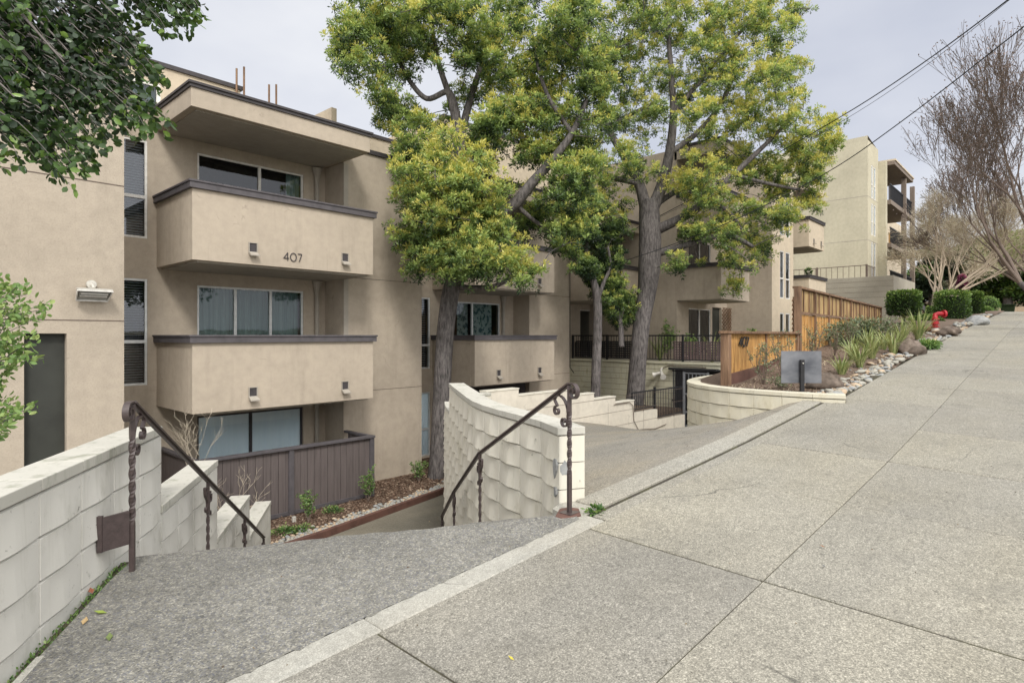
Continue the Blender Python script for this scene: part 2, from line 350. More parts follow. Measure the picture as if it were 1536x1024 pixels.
def clump_leaves(centers, radii, tufts, per, L, W, tone0, flat=.8, tuft_r=.09, up=.35):
    Ps = []; Ds = []; Ts = []
    for c, r, nt, t0 in zip(centers, radii, tufts, tone0):
        d = rng.normal(size=(nt, 3)); d /= np.linalg.norm(d, axis=1)[:, None]
        d[:, 2] += up*.6; d /= np.linalg.norm(d, axis=1)[:, None]
        rad = r*rng.uniform(.12, 1.15, (nt, 1))**.7
        tc = np.asarray(c)+d*rad*np.array([1, 1, flat])
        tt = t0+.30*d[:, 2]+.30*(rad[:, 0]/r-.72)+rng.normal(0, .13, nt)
        q = rng.normal(size=(nt, per, 3))*.8+d[:, None, :]*.55+np.array([0, 0, .35]); q /= np.linalg.norm(q, axis=2)[:, :, None]
        p = tc[:, None, :]+q*rng.uniform(.0, tuft_r*.55, (nt, per, 1))
        Ps.append(p.reshape(-1, 3)); Ds.append(q.reshape(-1, 3))
        Ts.append((tt[:, None]+.20*q[:, :, 2]+rng.normal(0, .06, (nt, per))).ravel())  # paler new growth on top, plus shade beneath each tuft painted into tone
    return np.concatenate(Ps), np.concatenate(Ds), np.concatenate(Ts)
def bend(p, q, k=4, sag=.12):
    p = Vector(p); q = Vector(q); L = (q-p).length; o = Vector((rnd(-1, 1), rnd(-1, 1), rnd(.0, 1)))*L*sag
    return [p.lerp(q, i/k)+o*math.sin(PI*i/k) for i in range(k+1)]
def smooth_path(pts, rad, k=5):
    out = []; ro = []; n = len(pts)
    for i in range(n-1):
        p0 = pts[max(i-1, 0)]; p1 = pts[i]; p2 = pts[i+1]; p3 = pts[min(i+2, n-1)]
        for j in range(k):
            t = j/k; t2 = t*t; t3 = t2*t
            out.append(.5*((2*p1)+(p2-p0)*t+(2*p0-5*p1+4*p2-p3)*t2+(3*p1-p0-3*p2+p3)*t3)); ro.append(rad[i]*(1-t)+rad[i+1]*t)
    out.append(pts[-1]); ro.append(rad[-1]); return out, ro

def big_tree(name, label, t0, trunk, limbs, blobs, dens=1.0, tonebase=.5, mat='leafA', leafL=.082, leafW=.028, spread=1.3, clr=(.16, .40), per=24, tuf=13, bark='bark', group=None, tuft_r=.15, hull=None, holes=(), fill=0):
    base = atT(trunk[0][0], trunk[0][1], t0)
    root = thing(name, label, 'tree', base, group)
    def path(l):
        pts = [atT(a[0], a[1], t0+(a[3] if len(a) > 3 else 0)) for a in l]; r = [a[2]*t0/F/2 for a in l]; return smooth_path(pts, r, 6)
    pts, r = path(trunk)
    r[0] *= 1.15
    mb = MB(); 
    mb.tube(pts, r, 14, True); tr = mb.build('trunk', M[bark], root, smooth=True)
    sk = []; 
    lm = MB()
    for l in limbs:
        p2, r2 = path(l); lm.tube(p2, r2, 9, True); sk += p2[2:]
    sk += pts[len(pts)//2:]
    # foliage clump centres inside the blobs
    cs = []; rs = []; ts = []; nt = []
    for b in blobs:
        px, py, rp = b[:3]; tn = b[3] if len(b) > 3 else 0; dt = b[4] if len(b) > 4 else rnd(-spread, spread)
        c = atT(px, py, t0+dt); R = rp*t0/F*1.13
        num = max(4, int(dens*(7+R*R*46)))
        for k in range(num):
            d = Vector((rnd(-1, 1), rnd(-1, 1), rnd(-1, 1)))
            while d.length > 1: d = Vector((rnd(-1, 1), rnd(-1, 1), rnd(-1, 1)))
            d = d*(.55+.45*d.length)
            cr = rnd(*clr)
            ex = 1.12
            if random.random() < .28: cr *= .6; ex = 1.34; d = d.normalized()*rnd(.8, 1)
            p = c+Vector((d.x, d.y, d.z))*max(.05, R-cr*.3)*ex
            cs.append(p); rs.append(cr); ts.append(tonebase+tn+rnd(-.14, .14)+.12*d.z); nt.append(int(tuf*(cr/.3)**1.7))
    def inside(x, y):
        c_ = False; n_ = len(hull)
        for i in range(n_):
            (x1, y1), (x2, y2) = hull[i], hull[i-1]
            if (y1 > y) != (y2 > y) and x < (x2-x1)*(y-y1)/(y2-y1)+x1: c_ = not c_
        return c_ and all((x-a)**2+(y-b)**2 > r_*r_ for a, b, r_ in holes)
    if hull:
        hx = [p[0] for p in hull]; hy = [p[1] for p in hull]; k = 0
        while k < fill:
            x, y = rnd(min(hx), max(hx)), rnd(min(hy), max(hy))
            if not inside(x, y): continue
            k += 1; cr = rnd(.14, .30); cs.append(atT(x, y, t0+rnd(-spread, spread))); rs.append(cr); ts.append(tonebase+rnd(-.16, .16)); nt.append(int(tuf*(cr/.3)**1.4)+1)
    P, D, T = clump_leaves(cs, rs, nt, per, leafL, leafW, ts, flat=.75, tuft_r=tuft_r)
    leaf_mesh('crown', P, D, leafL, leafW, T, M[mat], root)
    tw = MB(); node = [tuple(q) for q in sk]; todo = sorted(cs, key=lambda c: min((q-c).length_squared for q in sk)); NA = np.array(node)
    for c in todo:
        cc = np.array(tuple(c)); dv = NA-cc; dd = (dv**2).sum(1)+np.where(dv[:, 2] > .15, .5, 0); k = int(dd.argmin()); q = Vector(NA[k]); L = (q-c).length
        if L > .05: b = bend(q, c, 4, .12); r0 = min(.030, .006+.012*L); tw.tube(b, [r0*(1-.6*i/4) for i in range(5)], 5, False)
        NA = np.vstack([NA, cc])
    lm.add(tw.v, tw.f); lm.build('limb', M[bark], root, smooth=True)
    return root

def bare_tree(name, label, base, height, lean, mat, depth=6, kids=(2, 3), spread=.5, r0=.16, ratio=.78, stems=1, seed=1, droop=0, upward=.25, buds=None, minr=.004, first=.28, group=None):
    R = random.Random(seed); root = thing(name, label, 'tree', base, group); mb = MB(); tips = []; trunk = MB()
    def grow(p, d, L, r, lv, tgt):
        k = 3; pts = [p]; dd = d.copy()
        for i in range(k):
            dd = (dd+Vector((R.uniform(-1, 1), R.uniform(-1, 1), R.uniform(-1, 1)))*.10+Vector((0, 0, upward*.12-droop*.1*(lv)))).normalized(); pts.append(pts[-1]+dd*L/k)
        r1 = max(minr, r*.68); (trunk if lv == 0 else mb).tube(pts, [r+(r1-r)*i/k for i in range(k+1)], 8 if lv < 2 else (5 if lv < 4 else 3), False)
        if lv >= 2: tips.append((pts[-1], dd))
        if lv >= depth: return
        n = R.randint(*kids)
        for c in range(n):
            sp = spread*(1.0 if lv > 0 else .8)
            nd = (dd+Vector((R.uniform(-1, 1), R.uniform(-1, 1), R.uniform(-.6, .8)))*sp).normalized()
            at = pts[-1] if c < 2 else pts[R.randint(1, k)]
            grow(at, nd, L*ratio*R.uniform(.75, 1.15), r1*(.95 if c == 0 else .72), lv+1, tgt)
    for s in range(stems):
        a = 2*PI*s/max(1, stems)+R.uniform(0, 1)
        d = (Vector(lean)+Vector((math.cos(a), math.sin(a), 0))*(.45 if stems > 1 else 0)).normalized()
        grow(Vector(base), d, height*first, r0/(1 if stems == 1 else 1.3), 0, trunk)
    trunk.build('trunk', M[mat[0]], root, smooth=True); mb.build('branches', M[mat[1]], root)
    if buds:
        P = []; D = []; T = []
        for p, d in tips:
            for _ in range(buds[1]):
                q = Vector((R.gauss(0, 1), R.gauss(0, 1), R.gauss(0, 1))).normalized()
                P.append(p+q*buds[2]*R.random()); D.append(q+d*.5); T.append(R.random())
        leaf_mesh('buds', P, D, buds[3], buds[4], np.array(T), M[buds[0]], root)
    return root

def bush(name, label, c, rx, ry, rz, mat, n=1500, L=.05, W=.025, cat='shrub', box=False, group=None, core=True, stem=None, tone=.45, rough=.12, parts=True, top=.0):
    c = Vector(c); base = c.copy(); root = thing(name, label, cat, base, group)
    d = rng.normal(size=(n, 3)); 
    if box:
        d = rng.uniform(-1, 1, (n, 3)); m = np.abs(d).max(1); d = d/m[:, None]; d = d*(1-.08*np.linalg.norm(d, axis=1)[:, None]**2)
        d /= np.abs(d).max()
    else: d /= np.linalg.norm(d, axis=1)[:, None]
    s = rng.uniform(1-rough*1.6, 1+rough*.5, (n, 1)); dz = stem if stem else 0
    q = d*s*np.array([rx, ry, rz])+np.array([0, 0, rz+dz]); q[:, 2] = np.maximum(q[:, 2], .01)
    lumps = rng.normal(0, rough*.3, (n, 1))*d*rx
    P = q+lumps+np.array(c); D = d+rng.normal(0, .6, (n, 3))+np.array([0, 0, .3])
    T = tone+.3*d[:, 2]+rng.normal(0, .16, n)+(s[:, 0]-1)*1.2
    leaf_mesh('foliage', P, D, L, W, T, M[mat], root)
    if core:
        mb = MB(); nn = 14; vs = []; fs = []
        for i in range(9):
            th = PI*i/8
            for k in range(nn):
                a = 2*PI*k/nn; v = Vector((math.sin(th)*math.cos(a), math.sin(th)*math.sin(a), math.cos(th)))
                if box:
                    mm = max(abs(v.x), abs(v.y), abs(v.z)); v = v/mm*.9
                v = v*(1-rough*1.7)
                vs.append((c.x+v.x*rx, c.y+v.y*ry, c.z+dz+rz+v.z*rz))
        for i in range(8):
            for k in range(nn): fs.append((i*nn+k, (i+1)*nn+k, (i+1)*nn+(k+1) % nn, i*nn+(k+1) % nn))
        mb.add(vs, fs); mb.build('shade_core', M['leafcore'], root)  # dark solid inside the foliage, standing in for shade between the leaves
    if stem:
        mb = MB()
        for k in range(3): mb.tube(bend(c+Vector((rnd(-.03, .03), 0, -.05)), c+Vector((rnd(-.1, .1)*rx*4, rnd(-.1, .1), dz+rz*.6)), 4, .1), [.03, .026, .022, .018, .012], 6)
        mb.build('stem', M['bark'], root)
    return root
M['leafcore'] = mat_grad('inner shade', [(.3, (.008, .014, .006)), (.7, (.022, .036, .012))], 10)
def sparse_shrub(name, label, base, h, w, mat, stems=5, n=160, L=.05, W=.03, group=None, cat='shrub', tone=.6, branch='twig', leafzone=.3):
    base = Vector(base); root = thing(name, label, cat, base, group); mb = MB(); P = []; D = []
    for s in range(stems):
        a = rnd(0, 2*PI); tip = base+Vector((math.cos(a)*w*rnd(.2, 1), math.sin(a)*w*rnd(.2, 1), h*rnd(.7, 1))); b = bend(base, tip, 6, .12)
        mb.tube(b, [.007*(1-.1*i) for i in range(7)], 4, False)
        for k in range(4):
            st = b[rnd(2, 6).__int__()]; e = st+Vector((rnd(-1, 1)*w*.5, rnd(-1, 1)*w*.5, rnd(0, .3)*h)); bb = bend(st, e, 3, .1); mb.tube(bb, [.004, .003, .003, .002], 3, False)
            b2 = bb+[e]
            for _ in range(max(1, n//(stems*4))):
                q = random.choice(b2); P.append(q+Vector((rnd(-1, 1), rnd(-1, 1), rnd(-1, 1)))*.03); D.append((rnd(-1, 1), rnd(-1, 1), rnd(-.3, 1)))
    mb.build('stems', M[branch], root)
    if n: 
        P = [p for p in P if p.z > base.z+h*leafzone*.5] or P[:2]; D = D[:len(P)]
        leaf_mesh('leaves', P, D, L, W, rng.normal(tone, .22, len(P)), M[mat], root, kink=.08)
    return root
def blade_plant(name, label, base, n, h, mat='blade', w=.03, group=None):
    base = Vector(base); root = thing(name, label, 'plant', base, group); vs = []; fs = []; tone = []
    for k in range(n):
        a = rnd(0, 2*PI); ln = h*rnd(.6, 1.15); out = rnd(.25, .85); d = Vector((math.cos(a), math.sin(a), 0)); sd = Vector((-d.y, d.x, 0)); o = len(vs); p = base+d*rnd(0, .06)
        for i in range(6):
            f = i/5; q = p+d*ln*out*f*(.5+.5*f)+Vector((0, 0, ln*(f*(1.15-.55*out*f)))); ww = w*(1-f**2.2)*.5+.001
            vs += [q-sd*ww, q+Vector((0, 0, -.15*ww)), q+sd*ww]; tone += [.95, .2, .95] if random.random() < .7 else [.4, .1, .4]
            if i: fs += [(o+3*i-3, o+3*i-2, o+3*i+1, o+3*i), (o+3*i-2, o+3*i-1, o+3*i+2, o+3*i+1)]
    me = bpy.data.meshes.new('blades'); inv = root.matrix_basis.inverted(); me.from_pydata([tuple(inv@v) for v in vs], [], fs)
    at = me.attributes.new('tone', 'FLOAT', 'POINT'); at.data.foreach_set('value', np.array(tone, np.float32)); me.materials.append(M[mat])
    o = bpy.data.objects.new('blades', me); COL.objects.link(o); o.parent = root
    return root
def rock(name, label, c, rx, ry, rz, mat='rock', seed=0, group=None, cat='rock', sub=3, sharp=.16):
    import bmesh
    bm = bmesh.new(); bmesh.ops.create_icosphere(bm, subdivisions=sub, radius=1); R = random.Random(seed)
    ph = [(Vector((R.uniform(-1, 1), R.uniform(-1, 1), R.uniform(-1, 1)))*R.uniform(1.2, 3.4), R.uniform(0, 6)) for _ in range(7)]
    for v in bm.verts:
        k = 1+sum(sharp/(1+.4*i)*math.sin(p.dot(v.co)*2+q) for i, (p, q) in enumerate(ph))
        v.co = Vector((v.co.x*rx*k, v.co.y*ry*k, v.co.z*rz*k))
    me = bpy.data.meshes.new(name); bm.to_mesh(me); bm.free(); me.materials.append(M[mat])
    for p in me.polygons: p.use_smooth = True
    o = bpy.data.objects.new(name, me); COL.objects.link(o); o.location = c
    if label: tag(o, label, cat, group)
    return o

# ================================================================== GROUND
def sheet(name, xs, ys, zf, mat, kind=True):
    vs = [(x, y, zf(x, y)) for y in ys for x in xs]; nx = len(xs)
    fs = [(j*nx+i, j*nx+i+1, (j+1)*nx+i+1, (j+1)*nx+i) for j in range(len(ys)-1) for i in range(nx-1)]
    o = MB().add(vs, fs).build(name, mat, smooth=True)
    if kind: struct(o)
    return o
xs_far = [-80, -40, -20, -10, -5, 0, 3, 6, 7.5, 8.8, 9.8, 10.8, 13, 15.5, 17.8, 20, 22.6, 25, 28.6, 33, 38, 40, 60, 120, 400]
g = MB()
for ys, f in (([-300, -60, -20, -9.0, -2.6, 0, 1.3, 2.5], lambda x, y: zg(x, y)-.07-(.12 if y < -2.55 else 0)),):
    vs = [(x, y, f(x, y)) for y in ys for x in xs_far]; nx = len(xs_far)
    g.add(vs, [(j*nx+i, j*nx+i+1, (j+1)*nx+i+1, (j+1)*nx+i) for j in range(len(ys)-1) for i in range(nx-1)])
xr = [19.2, 20, 22.6, 25, 28.6, 33, 38, 40, 60, 120, 400]; ysr = [2.5, 4.5, 6, 20, 60, 400]
g.add([(x, y, zg(x, y)-.07-(.9 if x < 36 and y > 4.6 else 0)) for y in ysr for x in xr], [(j*len(xr)+i, j*len(xr)+i+1, (j+1)*len(xr)+i+1, (j+1)*len(xr)+i) for j in range(len(ysr)-1) for i in range(len(xr)-1)])
g.box(-80, 19.2, 2.9, 400, -4.6, -3.62)
struct(g.build('ground', M['ground']))
# sidewalk slabs
def slab(mb, x0, x1, y0, y1, gapx0=.006, gapx1=.006, gy0=.006, gy1=.006, lift=0):
    gy0 *= .45; gy1 *= .45; a, b, c, d = x0+gapx0*.8, x1-gapx1*.8, y0+gy0, y1-gy1
    nx = max(1, int((b-a)/.8)); X = [a+(b-a)*i/nx for i in range(nx+1)]; e = .005
    Xs = [a, a+e]+X[1:-1]+[b-e, b]; Ys = [c, c+e, d-e, d]; o = len(mb.v); vs = []; fs = []
    for j, y in enumerate(Ys):
        for i, x in enumerate(Xs): vs.append((x, y, zg(x, y)+lift-(.006 if (j in (0, 3) or i in (0, len(Xs)-1)) else 0)))
    m = len(Xs)
    for j in range(3):
        for i in range(m-1): fs.append((j*m+i, j*m+i+1, (j+1)*m+i+1, (j+1)*m+i))
    # skirt
    ring = [(i, 0) for i in range(m)]+[(m-1, j) for j in range(1, 4)]+[(i, 3) for i in range(m-2, -1, -1)]+[(0, j) for j in range(2, 0, -1)]
    k0 = len(vs)
    for (i, j) in ring: vs.append((Xs[i], Ys[j], zg(Xs[i], Ys[j])+lift-.045))
    L = len(ring)
    for q in range(L):
        i, j = ring[q]; i2, j2 = ring[(q+1) % L]; fs.append((j2*m+i2, j*m+i, k0+q, k0+(q+1) % L))
    mb.add(vs, fs)
    if not hasattr(mb, 'tones'): mb.tones = []
    mb.tones += [rnd(.05, 1)]*len(vs)
cuts = [(-6, .006), (-3.1, .006), (-1.4, .003), (.1, .006), (1.59, .008), (3.24, .013), (4.82, .005), (6.28, .016), (7.8, .005), (9.3, .008), (10.8, .022), (12.2, .008), (13.65, .022), (15.2, .01), (17.0, .03), (19, .012), (20.5, .035), (23, .015), (26, .04), (29, .02), (32, .04), (36, .04), (40, .04), (46, .006), (60, .01)]
sw = MB()
for (x0, g0), (x1, g1) in zip(cuts[:-1], cuts[1:]):
    for y0, y1, a, b in ((-2.2, -.1, .006, .005), (-.1, 1.18, .005, .006), (1.18, 2.30, .006, .004)):
        slab(sw, x0, x1, y0, y1, g0, g1, a, b)
so_ = struct(sw.build('sidewalk', M['walk'])); at_ = so_.data.attributes.new('slab', 'FLOAT', 'POINT'); at_.data.foreach_set('value', np.array(sw.tones, np.float32))
slab_j = MB(); xs_ = [c[0] for c in cuts]
vs = [(x, y, zg(x, y)-.0085) for y in (-2.2, -.1, 1.18, 2.47) for x in xs_]; nx = len(xs_)
slab_j.add(vs, [(j*nx+i, j*nx+i+1, (j+1)*nx+i+1, (j+1)*nx+i) for j in range(3) for i in range(nx-1)])
struct(slab_j.build('joint_filler', M['joint']))
st = MB()
for x0, x1 in ((-6, -3), (-3, 0), (0, 1.62), (1.62, 3.42)): slab(st, x0, x1, 2.30, 2.455, .003, .003, .001, .004, .002)
struct(st.build('concrete_strip', M['strip']))
st = MB()
for x0, x1 in ((3.6, 5.3), (5.3, 7.2), (7.2, 8.9)): slab(st, x0, x1, 2.45, 2.68, .004, .004, .004, .002, .012)
struct(st.build('driveway_apron', M['apron']))
st = MB()
for x0, x1 in ((3.44, 4.4), (4.4, 6.28), (6.28, 8.9)): slab(st, x0, x1, 2.30, 2.415, .004, .004, .0, .002, .0)
struct(st.build('sidewalk_edge', M['walk']))
# road
sheet('road', xs_far, [-10.2, -6, -2.45], lambda x, y: zg(x, y)-.165, M['asphalt'])
kb = MB()
for a, b in zip(xs_far[1:-3], xs_far[2:-2]):
    kb.prism([(a, -2.42), (b, -2.42), (b, -2.2), (a, -2.2)], lambda x, y: zg(x, y)-.3, lambda x, y: zg(x, y)-.004)
    kb.prism([(a, -10.5), (b, -10.5), (b, -10.2), (a, -10.2)], lambda x, y: zg(x, y)-.3, lambda x, y: zg(x, y)-.004)
struct(kb.build('kerb', M['strip']))

# stair frame
P0 = Vector((.376, 3.13)); H = Vector((.559, .829)); NR = Vector((.829, -.559))
def st2(s, w): p = P0+H*s+NR*w; return (p.x, p.y)
ZL = lambda x, y: zg(x, y)+.004
# landing of exposed aggregate
lm = MB(); rows = 6; colsn = 110; JR = random.Random(2); vs = []; fs = []
SE = 1.24
for j in range(rows+1):
    for i in range(colsn+1):
        w = .06+(2.83-.06)*i/colsn
        # lower end follows the strip line Y=2.455, upper end the stair nosing
        q = st2(0, w); s_lo = (2.452-q[1])/H.y; s_hi = SE+.012*math.sin(i*.16)+.006*math.sin(i*.7)
        if j == 0 and s_lo < s_hi-.05: s_lo -= max(0, JR.gauss(.010, .008))
        if s_lo > s_hi-.02: s_lo = s_hi-.02
        s = s_lo+(s_hi-s_lo)*(j/rows); x, y = st2(s, w)
        dz = 0
        if j == rows: dz = -.02
        vs.append((x, y, ZL(x, y)+dz))
m = colsn+1
for j in range(rows):
    for i in range(colsn): fs.append((j*m+i, j*m+i+1, (j+1)*m+i+1, (j+1)*m+i))
k0 = len(vs)
for i in range(m): v = vs[rows*m+i]; vs.append((v[0]+.004, v[1]+.006, v[2]-.3))
for i in range(colsn): fs.append((rows*m+i, rows*m+i+1, k0+i+1, k0+i))
k1 = len(vs)
for j in range(rows+1): v = vs[j*m]; vs.append((v[0], v[1], v[2]-.06))
for j in range(rows): fs.append((j*m, (j+1)*m, k1+j+1, k1+j))
lm.add(vs, fs); struct(lm.build('landing', M['agg'], smooth=False))
gl = MB(); q = [st2(-2.6, -.02), st2(-2.6, .10), st2(1.2, .10), st2(1.2, -.02)]
gl.prism(q, lambda x, y: ZL(x, y)-.2, lambda x, y: ZL(x, y)-.03); struct(gl.build('gutter_soil', M['joint']))
# concrete edging strip at the wall foot
ge = MB(); ge.prism([st2(-2.6, .055), st2(-2.6, .13), st2(.15, .085), st2(.15, .055)], lambda x, y: ZL(x, y)-.1, lambda x, y: ZL(x, y)+.006); struct(ge.build('concrete_edging', M['strip']))
# stairs
sm = MB(); nst = 13; ztop = ZL(*st2(SE, 1.4))
for k in range(nst):
    s0 = SE-.02+k*.34; z = ztop-.02-(k+1)*.168
    sm.prism([st2(s0, .0), st2(s0, 2.9), st2(s0+.36, 2.9), st2(s0+.36, .0)][::-1], z-.6, z)
struct(sm.build('stairs', M['agg'], bevel=.01))
LOW = -3.5
lp = MB(); lp.box(-12, 10, 3.0, 12.9, LOW-.05, LOW); struct(lp.build('lower_path', M['lowpath']))

# driveway : thin plate through surveyed heights
pts = np.array([(3.73, 2.68, -1.235), (6, 2.68, -1.12), (8.9, 2.68, -.975), (8.9, 2.9, -1.07), (9.05, 3.3, -1.19), (9.2, 3.9, -1.35), (10.3, 4.9, -1.67), (12.7, 9.3, -2.25), (16.7, 9.3, -2.93), (18.6, 9.3, -3.06),
    (5, 5.3, -1.5), (7, 8.2, -1.95), (9.4, 9.3, -2.05), (18.5, 5.5, -3.0), (14, 6.5, -2.5), (4.3, 3.6, -1.29)])
def U(r2): return np.where(r2 > 1e-12, r2*np.log(r2+1e-12), 0)
nP = len(pts); d2 = ((pts[:, None, :2]-pts[None, :, :2])**2).sum(2); A = np.zeros((nP+3, nP+3)); A[:nP, :nP] = U(d2)+np.eye(nP)*.05; A[:nP, nP] = 1; A[:nP, nP+1:] = pts[:, :2]; A[nP:, :nP] = A[:nP, nP:].T
wts = np.linalg.solve(A, np.concatenate([pts[:, 2], [0, 0, 0]]))
def zd(x, y):
    z = float((wts[:nP]*U((pts[:, 0]-x)**2+(pts[:, 1]-y)**2)).sum()+wts[nP]+wts[nP+1]*x+wts[nP+2]*y)
    f = min(1, max(0, (y-2.66)/.5)); return (zg(x, y)+.008)*(1-f)+z*f
# curved wall centre line (left face)
CW = [Vector(p) for p in ((3.51, 2.76), (3.66, 3.0), (3.83, 3.38), (3.98, 3.80), (4.31, 4.50), (4.95, 5.42), (5.69, 6.45), (6.32, 7.28), (7.2, 8.2), (8.3, 8.95), (9.3, 9.3))]
def lx(y):
    for a, b in zip(CW[:-1], CW[1:]):
        if a.y <= y <= b.y: return a.x+(b.x-a.x)*(y-a.y)/(b.y-a.y)
    return 3.6 if y < 3 else 9.3
def rx_(y):   # right border of the ramp
    return float(np.interp(y, [2.6, 3.9, 4.4, 5.0, 5.6, 9.5], [9.1, 9.3, 9.9, 10.9, 19.2, 19.2]))
vs = []; fs = []; nj, ni = 34, 34
for j in range(nj+1):
    y = 2.665+(9.32-2.665)*j/nj; a = lx(y)+.1; b = rx_(y)
    for i in range(ni+1): x = a+(b-a)*i/ni; vs.append((x, y, zd(x, y)))
fs = [(j*(ni+1)+i, j*(ni+1)+i+1, (j+1)*(ni+1)+i+1, (j+1)*(ni+1)+i) for j in range(nj) for i in range(ni)]
struct(MB().add(vs, fs).build('driveway', M['drive'], smooth=True))

# ================================================================== BLOCK WALLS
def resample(path, step):
    out = [path[0].copy()]; acc = 0; cur = path[0].copy(); i = 1; need = step
    while i < len(path):
        d = (path[i]-cur).length
        if d >= need: cur = cur+(path[i]-cur).normalized()*need; out.append(cur.copy()); need = step
        else: need -= d; cur = path[i].copy(); i += 1
    return out
def block_wall(root, path, tops, bottom, side, th=.2, mat='paint', capmat='captop', L=.4, C=.2, D=.028, capth=.06, endface=True, both=False, over=.012):
    """side=+1: relief on the left of the path direction. tops(i)->z of cap top for block i; bottom(i)"""
    P = resample(path, L); mb = MB(); mo = MB(); cp = MB(); nu, nv = 10, 6
    n = len(P)-1
    nrm = []
    for i in range(len(P)):
        d = (P[min(i+1, n)]-P[max(i-1, 0)]).normalized(); nrm.append(Vector((-d.y, d.x)))
    for i in range(n):
        a, b = P[i], P[i+1]; na, nb = nrm[i], nrm[i+1]; zt = tops(i); zb = bottom(i)
        # core, slightly recessed: shows as the joint
        q = [a+na*side*(-.011), b+nb*side*(-.011), b-nb*side*(th-.006), a-na*side*(th-.006)]
        if side < 0: q = q[::-1]
        mo.prism([(v.x, v.y) for v in q][::-1], zb, zt-capth+.001)
        # cap
        e = .0012
        for (f0, f1) in ((0, 1),):
            pa = a.lerp(b, 0.004); pb = a.lerp(b, .996)
            q = [pa+na*side*(over), pb+nb*side*(over), pb-nb*side*(th+.01), pa-na*side*(th+.01)]
            if side < 0: q = q[::-1]
            cp.prism([(v.x, v.y) for v in q][::-1], zt-capth+.004, zt)
        z1 = zt-capth-.002
        while z1 > zb:
            z0 = z1-C
            for sgn in ((1, -1) if True else (1,)):
                rel = D if (sgn == 1 or both) else 0.0
                off = 0 if sgn == 1 else th
                vs = []
                us = [0, .02]+[k/nu for k in range(1, nu)]+[.98, 1]; wv = [0, .02]+[k/nv for k in range(1, nv)]+[.965, 1]
                for jv, v in enumerate(wv):
                    for iu, u in enumerate(us):
                        edge = iu in (0, len(us)-1) or jv in (0, len(wv)-1)
                        p = a.lerp(b, u); nn = na.lerp(nb, u)*side
                        tri = max(0.0, 1-abs(2*u-1)); prof = .5*(1-(2*u-1)**2)+.5*min(1, tri*1.25)*(1 if v < .02 else max(0, 1-abs(2*u-1)/max(.05, 1-v)) )
                        dep = .002+rel*prof*(1-v)**1.15 if not edge else -.010
                        dist = dep if sgn == 1 else -(off+(.002 if not edge else -.005))
                        if sgn == -1 and both: dist = -(off+dep)
                        w = p+nn*dist; vs.append((w.x, w.y, z0+.001+(C-.006)*v))
                m = len(us); fs = []
                for jv in range(len(wv)-1):
                    for iu in range(m-1):
                        f = (jv*m+iu, jv*m+iu+1, (jv+1)*m+iu+1, (jv+1)*m+iu)
                        if side*sgn > 0: f = f[::-1]
                        fs.append(f)
                mb.add(vs, fs)
            z1 = z0
        # end faces where the top steps or at the ends
        def endq(p, nn, z_lo, z_hi, outd):
            z = z_hi
            while z > z_lo+.01:
                zz = max(z-C, z_lo); q1 = p+nn*side*.002+outd*.004; q2 = p-nn*side*(th+.002)+outd*.004
                vs = [(q1.x, q1.y, zz+.003), (q2.x, q2.y, zz+.003), (q2.x, q2.y, z-.003), (q1.x, q1.y, z-.003)]; mb.add(vs, [(0, 1, 2, 3)]); z = zz
        d = (b-a).normalized()
        if i == 0 and endface: endq(a, na, zb, zt-capth, -d)
        if i == n-1 or tops(i+1) < zt-.03: endq(b, nb, (zb if i == n-1 else tops(i+1)), zt-capth, d)
        if i > 0 and tops(i-1) < zt-.03: endq(a, na, tops(i-1), zt-capth, -d)
    w = mb.build('blocks', M[mat], root); mo.build('mortar', M['mortar'], root); cp.build('cap', M[capmat], root, bevel=.004)
    return P
# left wall beside the stairs (4 steps down, 4 blocks each)
lw = thing('block_wall', 'cream painted scalloped block wall at left, stepping down beside the stairs', 'wall', (P0.x, P0.y, -1.4))
path = [P0+H*(-3.31), P0+H*6.3]   # block joints land on the step ends
def ltop(i):
    s = -3.31+.4*(i+.5)
    return -.64 if s < 1.89 else (-1.20 if s < 3.49 else (-1.95 if s < 5.09 else -2.45))
path = [P0+H*(-3.31), P0+H*6.71]
def lbot(i): s = -3.31+.4*(i+.5); return -1.75 if s < 1.0 else -3.6
block_wall(lw, path, ltop, lbot, -1, mat='paint', D=.013)
# curved wall between stairs and driveway
cw = thing('curved_block_wall', 'curved cream scalloped block wall between stairs and driveway, with chipped end', 'wall', (3.6, 2.8, -1.2))
sp, _ = smooth_path([Vector((p.x, p.y, 0)) for p in CW], [1]*len(CW), 8); cpath = [Vector((p.x, p.y)) for p in sp]
def ctop(i): return -.685 if i < 11 else (-1.08 if i < 14 else -1.22)
block_wall(cw, cpath, ctop, lambda i: -1.5 if i < 1 else (-2.0 if i < 3 else -3.6), 1, mat='paint2', D=.029)
# chipped patch where the paint has come off
ch = MB(); R = random.Random(3); pa = cpath[0]
EPT = CW[0]; Dd = (cpath[3]-cpath[0]).normalized(); Nn = Vector((-Dd.y, Dd.x))
def chip(mb, p2, zc, h, w):
    k = 9; ring = []
    for i in range(k):
        a = 2*PI*i/k; rr = R.uniform(.6, 1.1); ring.append((p2+Dd*math.cos(a)*w*rr, zc+math.sin(a)*h*rr))
    o = [(q.x+Nn.x*.02, q.y+Nn.y*.02, z) for q, z in ring]; i_ = [(q.x-Nn.x*.01, q.y-Nn.y*.01, z) for q, z in ring]
    mb.add(o+i_, [tuple(range(k))]+[(j, (j+1) % k, k+(j+1) % k, k+j) for j in range(k)])
chip(ch, EPT+Dd*.06, -.99, .085, .055); chip(ch, EPT+Dd*.05, -1.17, .045, .03)
ND, NN = Dd, Nn; Dd, Nn = -NN, -ND; chip(ch, EPT-NN*.035+ND*.016, -.99, .07, .035); Dd, Nn = ND, NN
ch.build('chipped_patch', M['cob2'], cw)
